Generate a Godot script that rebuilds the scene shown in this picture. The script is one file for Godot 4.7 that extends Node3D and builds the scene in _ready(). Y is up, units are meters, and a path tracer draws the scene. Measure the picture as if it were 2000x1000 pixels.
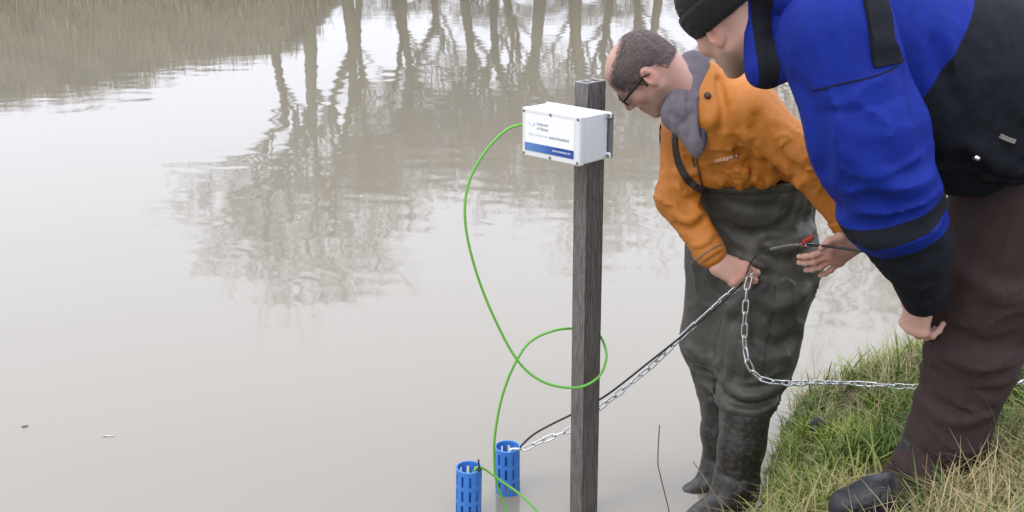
extends Node3D

# ------------------------------------------------------------------ geometry
class Geo:
	var v := PackedVector3Array()
	var n := PackedVector3Array()
	var uv := PackedVector2Array()
	var col := PackedColorArray()
	var ix := PackedInt32Array()
	var color := Color(1, 1, 1)

	func vert(p: Vector3, nn: Vector3, u := Vector2.ZERO) -> int:
		v.append(p); n.append(nn); uv.append(u); col.append(color)
		return v.size() - 1

	func tri(a: int, b: int, c: int) -> void:   # counter-clockwise seen from outside; turned for Godot
		ix.append(a); ix.append(c); ix.append(b)

	func flat(pts: Array, uvs: Array = []) -> void:
		var a: Vector3 = pts[0]
		var b: Vector3 = pts[1]
		var c: Vector3 = pts[2]
		var nn := (b - a).cross(c - a).normalized()
		var f := v.size()
		for i in pts.size():
			vert(pts[i], nn, uvs[i] if uvs.size() else Vector2(pts[i].x + pts[i].z, pts[i].y))
		for i in range(1, pts.size() - 1):
			tri(f, f + i, f + i + 1)

	func box(t: Transform3D, size: Vector3, bev := 0.002) -> void:
		var h := size / 2
		var i := h - Vector3.ONE * bev
		for ax in 3:
			for s in [-1.0, 1.0]:
				var u := (ax + 1) % 3
				var w := (ax + 2) % 3
				var q := []
				for k in [[-1, -1], [1, -1], [1, 1], [-1, 1]]:
					var p := Vector3.ZERO
					p[ax] = h[ax] * s; p[u] = i[u] * k[0]; p[w] = i[w] * k[1]
					q.append(t * p)
				if s < 0: q.reverse()
				flat(q)
		for ax in 3:
			var u := (ax + 1) % 3
			var w := (ax + 2) % 3
			for su in [-1.0, 1.0]:
				for sw in [-1.0, 1.0]:
					var q := []
					for k in [[-1, 0], [1, 0], [1, 1], [-1, 1]]:
						var p := Vector3.ZERO
						p[ax] = i[ax] * k[0]
						p[u] = (h[u] if k[1] == 0 else i[u]) * su
						p[w] = (i[w] if k[1] == 0 else h[w]) * sw
						q.append(t * p)
					if su * sw < 0: q.reverse()
					flat(q)
		for sx in [-1.0, 1.0]:
			for sy in [-1.0, 1.0]:
				for sz in [-1.0, 1.0]:
					var q := [t * Vector3(h.x * sx, i.y * sy, i.z * sz), t * Vector3(i.x * sx, h.y * sy, i.z * sz), t * Vector3(i.x * sx, i.y * sy, h.z * sz)]
					if sx * sy * sz < 0: q.reverse()
					flat(q)

	func tube(pts: Array, radii: Array, sides := 8, caps := true) -> void:
		var m := pts.size()
		var d: Vector3 = (pts[1] - pts[0]).normalized()
		var side := d.cross(Vector3.UP if absf(d.y) < 0.9 else Vector3.RIGHT).normalized()
		var f := v.size()
		var run := 0.0
		for i in m:
			var p: Vector3 = pts[i]
			var dir: Vector3 = (pts[mini(i + 1, m - 1)] - pts[maxi(i - 1, 0)]).normalized()
			side = (side - dir * side.dot(dir)).normalized()
			var other := dir.cross(side)
			if i > 0: run += p.distance_to(pts[i - 1])
			var r: float = radii[i] if radii.size() > 1 else radii[0]
			for k in sides:
				var a := TAU * k / sides
				var nn := side * cos(a) + other * sin(a)
				vert(p + nn * r, nn, Vector2(float(k) / sides, run))
		for i in m - 1:
			for k in sides:
				var a := f + i * sides + k
				var b := f + i * sides + (k + 1) % sides
				tri(a, b, b + sides); tri(a, b + sides, a + sides)
		if caps:
			for e in [0, m - 1]:
				var nn: Vector3 = (pts[1] - pts[0]).normalized() * -1.0 if e == 0 else (pts[m - 1] - pts[m - 2]).normalized()
				var c := vert(pts[e], nn)
				var ring := []
				for k in sides: ring.append(vert(v[f + e * sides + k], nn))
				for k in sides:
					if e == 0: tri(c, ring[(k + 1) % sides], ring[k])
					else: tri(c, ring[k], ring[(k + 1) % sides])

	func lathe(t: Transform3D, prof: Array, sides := 20) -> void:   # prof of Vector2(radius, height), outside when it runs upwards
		for i in prof.size() - 1:
			var a: Vector2 = prof[i]
			var b: Vector2 = prof[i + 1]
			if a.is_equal_approx(b): continue
			var e := Vector2(b.y - a.y, a.x - b.x).normalized()
			var f := v.size()
			for k in sides + 1:
				var c := cos(TAU * k / sides)
				var s := sin(TAU * k / sides)
				var nn := (t.basis * Vector3(c * e.x, e.y, s * e.x)).normalized()
				vert(t * Vector3(c * a.x, a.y, s * a.x), nn, Vector2(float(k) / sides, a.y))
				vert(t * Vector3(c * b.x, b.y, s * b.x), nn, Vector2(float(k) / sides, b.y))
			for k in sides:
				var q := f + k * 2
				tri(q, q + 1, q + 3); tri(q, q + 3, q + 2)

	func mesh() -> ArrayMesh:
		var a := []
		a.resize(Mesh.ARRAY_MAX)
		a[Mesh.ARRAY_VERTEX] = v; a[Mesh.ARRAY_NORMAL] = n; a[Mesh.ARRAY_TEX_UV] = uv; a[Mesh.ARRAY_COLOR] = col; a[Mesh.ARRAY_INDEX] = ix
		var m := ArrayMesh.new()
		m.add_surface_from_arrays(Mesh.PRIMITIVE_TRIANGLES, a)
		return m

# ------------------------------------------------------------------ signed distance solids, meshed by surface nets
class Prim:
	var kind := 0          # 0 tapered capsule, 1 ellipsoid, 2 rounded box, 3 crease
	var a := Vector3.ZERO
	var b := Vector3.ZERO
	var ra := 0.0
	var rb := 0.0
	var k := 0.02
	var op := 0            # 0 join, 1 cut
	var w := Vector3.ZERO
	var f := 1.0
	var inv := Basis.IDENTITY
	var r := Vector3.ONE
	var lo := Vector3.ZERO
	var hi := Vector3.ZERO

class Solid:
	var prims: Array[Prim] = []
	var h := 0.008
	var bump = null
	var reach := 0.012
	var tris := 0
	var blocks: Array = []
	var results: Array = []

	func bound(p: Prim, pts: Array, pad: float) -> Prim:
		p.lo = pts[0]; p.hi = pts[0]
		for q in pts:
			p.lo = p.lo.min(q); p.hi = p.hi.max(q)
		p.lo -= Vector3.ONE * pad; p.hi += Vector3.ONE * pad
		prims.append(p)
		return p

	func cone(a: Vector3, b: Vector3, ra: float, rb: float, k := 0.02, w := Vector3.ZERO, f := 1.0, op := 0) -> Prim:
		var p := Prim.new()
		p.a = a; p.b = b; p.ra = ra; p.rb = rb; p.k = k; p.w = w.normalized(); p.f = f; p.op = op
		return bound(p, [a, b], maxf(ra, rb) * maxf(1.0, f) + k)

	func ball(c: Vector3, r: Vector3, basis := Basis.IDENTITY, k := 0.02, op := 0) -> Prim:
		var p := Prim.new()
		p.kind = 1; p.a = c; p.r = r; p.inv = basis.orthonormalized().transposed(); p.k = k; p.op = op
		return bound(p, [c], maxf(r.x, maxf(r.y, r.z)) + k)

	func slab(c: Vector3, half: Vector3, round: float, basis := Basis.IDENTITY, k := 0.01, op := 0) -> Prim:
		var p := Prim.new()
		p.kind = 2; p.a = c; p.r = half - Vector3.ONE * round; p.ra = round; p.inv = basis.orthonormalized().transposed(); p.k = k; p.op = op
		return bound(p, [c], half.length() + k)

	func crease(pts: Array, width: float, height: float) -> void:   # a fold: raises (or sinks) the surface along a line
		for i in pts.size() - 1:
			var p := Prim.new()
			p.kind = 3; p.a = pts[i]; p.b = pts[i + 1]; p.ra = width; p.rb = height; p.k = 0.0
			bound(p, [p.a, p.b], width * 2.2)

	func fill(list: Array, o: Vector3, s: float, m: int) -> PackedFloat32Array:
		var d := PackedFloat32Array()
		d.resize(m * m * m)
		d.fill(1.0)
		for p: Prim in list:
			var at := 0
			var k := maxf(p.k, 1e-5)
			var flatten := p.f != 1.0
			var g := 1.0 / p.f - 1.0
			var ba := p.b - p.a
			if flatten: ba += p.w * (ba.dot(p.w) * g)
			var iv := 1.0 / maxf(ba.dot(ba), 1e-9)
			var sc := sqrt(p.f)
			var small := minf(p.r.x, minf(p.r.y, p.r.z))
			for z in m:
				for y in m:
					for x in m:
						var q := Vector3(o.x + x * s, o.y + y * s, o.z + z * s) - p.a
						var e := 0.0
						if p.kind == 0:
							if flatten: q += p.w * (q.dot(p.w) * g)
							var t := clampf(q.dot(ba) * iv, 0.0, 1.0)
							e = ((q - ba * t).length() - p.ra - (p.rb - p.ra) * t)
							if flatten: e *= sc
						elif p.kind == 1:
							q = p.inv * q
							var k0 := (q / p.r).length()
							e = k0 * (k0 - 1.0) / maxf((q / (p.r * p.r)).length(), 1e-6) if k0 > 1e-6 else -small
						elif p.kind == 2:
							q = (p.inv * q).abs() - p.r
							e = Vector3(maxf(q.x, 0.0), maxf(q.y, 0.0), maxf(q.z, 0.0)).length() + minf(maxf(q.x, maxf(q.y, q.z)), 0.0) - p.ra
						else:
							var t := clampf(q.dot(ba) * iv, 0.0, 1.0)
							var c := (q - ba * t).length_squared() / (p.ra * p.ra)
							if c < 5.0: d[at] -= p.rb * exp(-c)
							at += 1
							continue
						var m0 := d[at]
						if p.op == 0:
							var hh := maxf(k - absf(m0 - e), 0.0)
							d[at] = minf(m0, e) - hh * hh / k * 0.25
						else:
							var hh := maxf(k - absf(m0 + e), 0.0)
							d[at] = maxf(m0, -e) + hh * hh / k * 0.25
						at += 1
		return d

	func at(p: Vector3) -> float:
		var d := fill(prims, p, 0.0, 1)[0]
		if bump != null: d += bump.call(p)
		return d

	func hit(from: Vector3, dir: Vector3, most := 3.0) -> Vector3:   # where a ray meets the solid
		var t := 0.0
		for i in 200:
			var d := at(from + dir * t)
			if d < 0.0005: break
			t += maxf(d * 0.6, 0.0005)
			if t > most: break
		return from + dir * t

	func grad(p: Vector3) -> Vector3:
		var e := 0.002
		return Vector3(at(p + Vector3(e, 0, 0)) - at(p - Vector3(e, 0, 0)), at(p + Vector3(0, e, 0)) - at(p - Vector3(0, e, 0)), at(p + Vector3(0, 0, e)) - at(p - Vector3(0, 0, e))).normalized()

	func one(i: int) -> void:
		var key: Vector3i = blocks[i][0]
		var list: Array = blocks[i][1]
		var o := Vector3(key) * h * 8.0
		var c := fill(list, o + Vector3.ONE * h * 4.0, 0.0, 1)[0]
		if absf(c) > h * 7.0 * 1.3 + reach: return
		var d := fill(list, o, h, 9)
		if bump != null:
			var at := 0
			for z in 9:
				for y in 9:
					for x in 9:
						if absf(d[at]) < 0.03: d[at] += bump.call(o + Vector3(x, y, z) * h)
						at += 1
		var vs := PackedVector3Array()
		var keys := PackedInt64Array()
		var quads := PackedInt64Array()
		var base := key * 8 + Vector3i.ONE * 100000
		for z in 8:
			for y in 8:
				for x in 8:
					var q := x + y * 9 + z * 81
					var d0 := d[q]; var d1 := d[q + 1]; var d2 := d[q + 9]; var d3 := d[q + 10]
					var d4 := d[q + 81]; var d5 := d[q + 82]; var d6 := d[q + 90]; var d7 := d[q + 91]
					var s := int(d0 < 0) + int(d1 < 0) + int(d2 < 0) + int(d3 < 0) + int(d4 < 0) + int(d5 < 0) + int(d6 < 0) + int(d7 < 0)
					if s == 0 or s == 8: continue
					var sum := Vector3.ZERO
					var c2 := 0
					if (d0 < 0) != (d1 < 0): sum += Vector3(d0 / (d0 - d1), 0, 0); c2 += 1
					if (d2 < 0) != (d3 < 0): sum += Vector3(d2 / (d2 - d3), 1, 0); c2 += 1
					if (d4 < 0) != (d5 < 0): sum += Vector3(d4 / (d4 - d5), 0, 1); c2 += 1
					if (d6 < 0) != (d7 < 0): sum += Vector3(d6 / (d6 - d7), 1, 1); c2 += 1
					if (d0 < 0) != (d2 < 0): sum += Vector3(0, d0 / (d0 - d2), 0); c2 += 1
					if (d1 < 0) != (d3 < 0): sum += Vector3(1, d1 / (d1 - d3), 0); c2 += 1
					if (d4 < 0) != (d6 < 0): sum += Vector3(0, d4 / (d4 - d6), 1); c2 += 1
					if (d5 < 0) != (d7 < 0): sum += Vector3(1, d5 / (d5 - d7), 1); c2 += 1
					if (d0 < 0) != (d4 < 0): sum += Vector3(0, 0, d0 / (d0 - d4)); c2 += 1
					if (d1 < 0) != (d5 < 0): sum += Vector3(1, 0, d1 / (d1 - d5)); c2 += 1
					if (d2 < 0) != (d6 < 0): sum += Vector3(0, 1, d2 / (d2 - d6)); c2 += 1
					if (d3 < 0) != (d7 < 0): sum += Vector3(1, 1, d3 / (d3 - d7)); c2 += 1
					vs.append(o + (Vector3(x, y, z) + sum / c2) * h)
					var g := (base.x + x) + (base.y + y) * 1000000 + (base.z + z) * 1000000000000
					keys.append(g)
					if (d0 < 0) != (d1 < 0): quads.append_array(PackedInt64Array([g - 1000000 - 1000000000000, g - 1000000000000, g, g - 1000000, int(d0 < 0)]))
					if (d0 < 0) != (d2 < 0): quads.append_array(PackedInt64Array([g - 1 - 1000000000000, g - 1, g, g - 1000000000000, int(d0 < 0)]))
					if (d0 < 0) != (d4 < 0): quads.append_array(PackedInt64Array([g - 1 - 1000000, g - 1000000, g, g - 1, int(d0 < 0)]))
		results[i] = [vs, keys, quads]

	func build(cell := 0.008) -> Array:      # [vertices, triangles]
		h = cell
		var grid := {}
		var s := h * 8.0
		for p in prims:
			if p.op == 1 or p.kind == 3: continue
			var a := Vector3i(((p.lo - Vector3.ONE * reach) / s).floor())
			var b := Vector3i(((p.hi + Vector3.ONE * reach) / s).floor())
			for z in range(a.z, b.z + 1):
				for y in range(a.y, b.y + 1):
					for x in range(a.x, b.x + 1):
						grid[Vector3i(x, y, z)] = []
		blocks = []
		for key: Vector3i in grid:
			var list := []
			var lo := Vector3(key) * s - Vector3.ONE * h
			var hi := lo + Vector3.ONE * (s + 2 * h)
			for p in prims:
				if p.lo.x < hi.x and p.hi.x > lo.x and p.lo.y < hi.y and p.hi.y > lo.y and p.lo.z < hi.z and p.hi.z > lo.z: list.append(p)
			blocks.append([key, list])
		results.resize(blocks.size())
		var id := WorkerThreadPool.add_group_task(one, blocks.size(), 4, true)
		WorkerThreadPool.wait_for_group_task_completion(id)
		var v := PackedVector3Array()
		var where := {}
		for r in results:
			if r == null: continue
			for i in r[0].size():
				where[r[1][i]] = v.size()
				v.append(r[0][i])
		var ix := PackedInt32Array()
		for r in results:
			if r == null: continue
			var q: PackedInt64Array = r[2]
			for i in range(0, q.size(), 5):
				var a: int = where.get(q[i], -1)
				var b: int = where.get(q[i + 1], -1)
				var c: int = where.get(q[i + 2], -1)
				var d: int = where.get(q[i + 3], -1)
				if mini(mini(a, b), mini(c, d)) < 0: continue
				if q[i + 4] == 1: ix.append_array(PackedInt32Array([a, b, c, a, c, d]))
				else: ix.append_array(PackedInt32Array([a, c, b, a, d, c]))
		results = []; blocks = []
		return [v, ix]

static func soft(v: PackedVector3Array, ix: PackedInt32Array) -> PackedVector3Array:
	var n := PackedVector3Array()
	n.resize(v.size())
	for i in range(0, ix.size(), 3):
		var c := (v[ix[i + 1]] - v[ix[i]]).cross(v[ix[i + 2]] - v[ix[i]])
		for k in 3: n[ix[i + k]] += c
	for i in n.size(): n[i] = n[i].normalized()
	return n

static func shell(parts: Array, base: Vector3, tint = null) -> ArrayMesh:   # parts of [vertices, triangles] (counter-clockwise) in one mesh
	var g := Geo.new()
	for r in parts:
		var v: PackedVector3Array = r[0]
		var ix: PackedInt32Array = r[1]
		var n := soft(v, ix) if r.size() < 3 else r[2] as PackedVector3Array
		var f := g.v.size()
		for i in v.size():
			if tint != null: g.color = tint.call(v[i], n[i])
			g.vert(v[i] - base, n[i], Vector2(v[i].x + v[i].z, v[i].y))
		for i in range(0, ix.size(), 3): g.tri(f + ix[i], f + ix[i + 1], f + ix[i + 2])
	return g.mesh()

static func cut(r: Array, field: Callable) -> Array:       # splits a shell where field is 0: [where it is negative, the rest]
	var v: PackedVector3Array = r[0]
	var ix: PackedInt32Array = r[1]
	var n: PackedVector3Array = soft(v, ix) if r.size() < 3 else r[2]
	var val := PackedFloat32Array()
	for p in v: val.append(field.call(p))
	var out := [[PackedVector3Array(), PackedInt32Array(), PackedVector3Array()], [PackedVector3Array(), PackedInt32Array(), PackedVector3Array()]]
	var maps := [{}, {}]
	var put := func(side: int, key: int, p: Vector3, nn: Vector3) -> int:
		if not maps[side].has(key):
			maps[side][key] = out[side][0].size()
			out[side][0].append(p); out[side][2].append(nn)
		return maps[side][key]
	for i in range(0, ix.size(), 3):
		for side in 2:
			var poly := []
			for k in 3:
				var a := ix[i + k]
				var b := ix[i + (k + 1) % 3]
				var ina := (val[a] < 0) == (side == 0)
				var inb := (val[b] < 0) == (side == 0)
				if ina: poly.append(put.call(side, a, v[a], n[a]))
				if ina != inb:
					var t := val[a] / (val[a] - val[b])
					poly.append(put.call(side, (mini(a, b) + 1) * 10000000 + maxi(a, b), v[a].lerp(v[b], t), n[a].lerp(n[b], t).normalized()))
			for k in range(1, poly.size() - 1):
				out[side][1].append(poly[0]); out[side][1].append(poly[k]); out[side][1].append(poly[k + 1])
	return out

# ------------------------------------------------------------------ scene helpers
var used := {}
func numbered(called: String) -> String:
	used[called] = used.get(called, -1) + 1
	return called if used[called] == 0 else "%s_%03d" % [called, used[called]]

func tag(o: Node, label := "", category := "", group := "", kind := "") -> void:
	if label: o.set_meta("label", label)
	if category: o.set_meta("category", category)
	if group: o.set_meta("group", group)
	if kind: o.set_meta("kind", kind)

func base(called: String, at: Vector3, label: String, category: String, group := "") -> Node3D:
	var o := Node3D.new()
	o.name = numbered(called); o.position = at
	add_child(o)
	tag(o, label, category, group)
	return o

func part(called: String, m: Mesh, mat: Material, parent: Node = null) -> MeshInstance3D:
	var o := MeshInstance3D.new()
	o.mesh = m
	o.material_override = mat
	if parent == null:
		o.name = numbered(called); add_child(o)
	else:
		var c := 0
		for ch in parent.get_children():
			if ch.name == called or ch.name.begins_with(called + "_0"): c += 1
		o.name = called if c == 0 else "%s_%03d" % [called, c]
		parent.add_child(o)
	return o

static func lin(r: float, g: float, b: float) -> Color:
	return Color(r, g, b).linear_to_srgb()

static func mat(c: Color, rough := 0.8, metal := 0.0, spec := 0.5) -> StandardMaterial3D:
	var m := StandardMaterial3D.new()
	m.albedo_color = c.linear_to_srgb(); m.roughness = rough; m.metallic = metal; m.metallic_specular = spec
	return m

func noise(freq: float, oct := 4, seed_ := 1, kind := FastNoiseLite.TYPE_SIMPLEX_SMOOTH, fractal := FastNoiseLite.FRACTAL_FBM) -> FastNoiseLite:
	var f := FastNoiseLite.new()
	f.noise_type = kind; f.frequency = freq; f.fractal_type = fractal; f.fractal_octaves = oct; f.seed = seed_
	return f

func ntex(size: int, f: FastNoiseLite, normal := false, strength := 4.0, ramp: Gradient = null) -> NoiseTexture2D:
	var t := NoiseTexture2D.new()
	t.width = size; t.height = size; t.seamless = true; t.seamless_blend_skirt = 0.25
	t.as_normal_map = normal; t.bump_strength = strength
	t.noise = f
	if ramp: t.color_ramp = ramp
	return t

static func ramp(cols: Array, at: Array) -> Gradient:
	var g := Gradient.new()
	g.offsets = PackedFloat32Array(at)
	var c := PackedColorArray()
	for x in cols: c.append(x)
	g.colors = c
	return g

func tri_map(m: StandardMaterial3D, scale: float) -> void:
	m.uv1_triplanar = true
	m.uv1_scale = Vector3.ONE * scale

func cloth(c: Color, scale: float, strength: float, rough := 0.85, seed_ := 3, spots := 0.12, rim := 0.2) -> StandardMaterial3D:
	var m := mat(Color(1, 1, 1), rough)
	m.albedo_color = Color.WHITE
	var lo := Color(c.r * (1 - spots), c.g * (1 - spots), c.b * (1 - spots)).linear_to_srgb()
	var hi := Color(c.r * (1 + spots), c.g * (1 + spots), c.b * (1 + spots)).linear_to_srgb()
	m.albedo_texture = ntex(512, noise(0.02, 5, seed_), false, 1, ramp([lo, hi], [0.25, 0.75]))
	m.normal_enabled = true
	var fn := noise(0.007, 4, seed_ + 7, FastNoiseLite.TYPE_SIMPLEX_SMOOTH, FastNoiseLite.FRACTAL_RIDGED)
	fn.domain_warp_enabled = true; fn.domain_warp_amplitude = 60.0; fn.domain_warp_frequency = 0.006
	fn.fractal_gain = 0.4
	m.normal_texture = ntex(512, fn, true, strength)
	m.normal_scale = 1.0
	if rim > 0.0:
		m.rim_enabled = true; m.rim = rim; m.rim_tint = 0.6
	tri_map(m, scale)
	return m

static func spline(pts: Array, per := 8) -> Array:
	var c := Curve3D.new()
	for i in pts.size():
		var t: Vector3 = (pts[mini(i + 1, pts.size() - 1)] - pts[maxi(i - 1, 0)]) / 6.0
		c.add_point(pts[i], -t, t)
	var out := []
	for i in pts.size() - 1:
		for k in per: out.append(c.sample(i, float(k) / per))
	out.append(pts[-1])
	return out

static func frame(y: Vector3, hint: Vector3) -> Basis:    # a basis whose y runs along y and whose z leans to hint
	y = y.normalized()
	var x := y.cross(hint).normalized()
	return Basis(x, y, x.cross(y))

# ------------------------------------------------------------------ the place
const SHORE := [[-14.0, 14.0], [-3.0, 2.6], [-1.6, 0.6], [-0.6, -1.0], [0.05, -1.9], [0.49, -2.45], [0.73, -2.93], [0.89, -3.3], [1.02, -3.58], [1.36, -3.76], [1.72, -3.98], [2.5, -4.6], [4.0, -5.6], [9.0, -7.5], [30.0, -10.0], [220.0, -20.0]]
var lumps := noise(1.6, 4, 5)
var hills := noise(0.11, 3, 9)

func shore_distance(x: float, z: float) -> float:
	var best := 1e9
	var sign_ := 1.0
	var p := Vector2(x, z)
	for i in SHORE.size() - 1:
		var a := Vector2(SHORE[i][0], SHORE[i][1])
		var b := Vector2(SHORE[i + 1][0], SHORE[i + 1][1])
		var d := b - a
		var t := clampf((p - a).dot(d) / d.length_squared(), 0, 1)
		var e := p.distance_to(a + d * t)
		if e < best:
			best = e
			sign_ = signf(d.cross(p - a)) if t > 0.0 and t < 1.0 or i == 0 else signf(d.cross(p - a))
	return best * sign_

func far_crest(x: float) -> float:      # the height of the far bank
	return lerpf(0.5, lerpf(2.15, 3.5, clampf((-6.0 - x) / 8.0, 0, 1.4)), smoothstep(-4.4, -6.0, x))

func ground_y(x: float, z: float) -> float:
	var far := -27.0 - z + 0.02 * x
	if z < -22.0 and x < 200:
		if far < 0: return maxf(-0.8, far * 0.4)
		var y := far_crest(x) * smoothstep(0.0, 2.6, far) + 0.3 * hills.get_noise_2d(x, z) * smoothstep(0, 4, far)
		return y + 0.03 * maxf(far - 8.0, 0.0) * smoothstep(8, 30, far)
	var d := shore_distance(x, z)
	if d < 0: return maxf(-0.8, d * 0.5)
	return 0.05 * smoothstep(0, 0.06, d) + 0.72 * (1.0 - exp(-1.15 * d)) + 0.022 * lumps.get_noise_2d(x * 2, z * 2) * smoothstep(0, 0.15, d) + 0.3 * smoothstep(2, 30, d)

static func steps(ranges: Array) -> PackedFloat32Array:   # [from, to, step] one after another
	var o := PackedFloat32Array()
	for r in ranges:
		var c := int(round((r[1] - r[0]) / r[2]))
		for i in c: o.append(lerpf(r[0], r[1], float(i) / c))
	o.append(ranges[-1][1])
	return o

func sheet(xs: PackedFloat32Array, zs: PackedFloat32Array, at: Callable) -> ArrayMesh:
	var g := Geo.new()
	var v := PackedVector3Array()
	for z in zs:
		for x in xs: v.append(Vector3(x, at.call(x, z), z))
	var w := xs.size()
	var ix := PackedInt32Array()
	for j in zs.size() - 1:
		for i in w - 1:
			var a := j * w + i
			ix.append_array(PackedInt32Array([a, a + w, a + w + 1, a, a + w + 1, a + 1]))
	var n := soft(v, ix)
	for i in v.size(): g.vert(v[i], n[i], Vector2(v[i].x, v[i].z))
	for i in range(0, ix.size(), 3): g.tri(ix[i], ix[i + 1], ix[i + 2])
	return g.mesh()

var swell := noise(0.55, 3, 21)
var chop := noise(2.6, 2, 22)
const DROPS := [[-1.62, -4.55, 0.10], [-1.85, -4.3, 0.06], [-1.42, -5.4, 0.09], [-2.6, -6.1, 0.12], [-0.6, -4.0, 0.05], [-0.95, -5.1, 0.07], [0.35, -3.6, 0.06], [-3.4, -9.4, 0.15], [-4.4, -11.5, 0.14], [-0.2, -5.9, 0.1]]
func water_y(x: float, z: float) -> float:
	var y := 0.0016 * swell.get_noise_2d(x * 0.8, z * 1.7) + 0.0006 * chop.get_noise_2d(x, z * 1.6)
	for d in DROPS:
		var r := Vector2(x - d[0], z - d[1]).length()
		if r < d[2] * 2.2: y += 0.0011 * sin(r * 95.0) * exp(-pow((r - d[2]) / 0.045, 2.0))
	for s in [[0.2, -2.95], [0.66, -3.0], [0.62, -3.12], [-0.013, -3.05], [-0.127, -2.9]]:
		var r := Vector2(x - s[0], z - s[1]).length()
		if r < 0.8: y += 0.0005 * sin(r * 60.0) * exp(-r * 4.0)
	return y

func bare_tree(rng: RandomNumberGenerator, tall: float, lean: Vector3, radius: float, spread: float, forks: int) -> Array:
	var limbs := Geo.new()
	var twigs := Geo.new()
	var grow := func(me: Callable, p: Vector3, dir: Vector3, length: float, r: float, level: int) -> void:
		var pts := [p]
		var rad := [r]
		var count := 4 if level < 3 else 3
		var d := dir
		for i in count:
			d = (d + Vector3(rng.randfn(0, 0.16), rng.randfn(0.05, 0.1), rng.randfn(0, 0.16)) * (0.6 + level * 0.25)).normalized()
			pts.append(pts[-1] + d * length / count)
			rad.append(r * lerpf(1.0, 0.55 if level < 4 else 0.35, float(i + 1) / count))
		(limbs if level < 3 else twigs).tube(pts, rad, 7 if level == 0 else 5 if level < 3 else 3, false)
		if level >= 5 or length < 0.2: return
		var kids := [forks, 4, 4, 4, 3, 2][level] as int
		for k in kids:
			var f := lerpf(0.45 if level > 0 else 0.5, 1.0, (k + 0.6) / kids)
			var i := clampi(int(f * count), 0, count - 1)
			var q: Vector3 = pts[i].lerp(pts[i + 1], clampf(f * count - i, 0, 1))
			var axis := Vector3(rng.randf_range(-1, 1), rng.randf_range(-0.2, 0.2), rng.randf_range(-1, 1)).normalized()
			var nd: Vector3 = (d * 1.0 + axis * spread * rng.randf_range(0.7, 1.25) + Vector3.UP * 0.12).normalized()
			me.call(me, q, nd, length * rng.randf_range(0.55, 0.78), maxf(rad[i] * rng.randf_range(0.5, 0.68), 0.011), level + 1)
	grow.call(grow, Vector3.ZERO, lean.normalized(), tall * 0.42, radius, 0)
	return [limbs.mesh(), twigs.mesh()]

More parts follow.
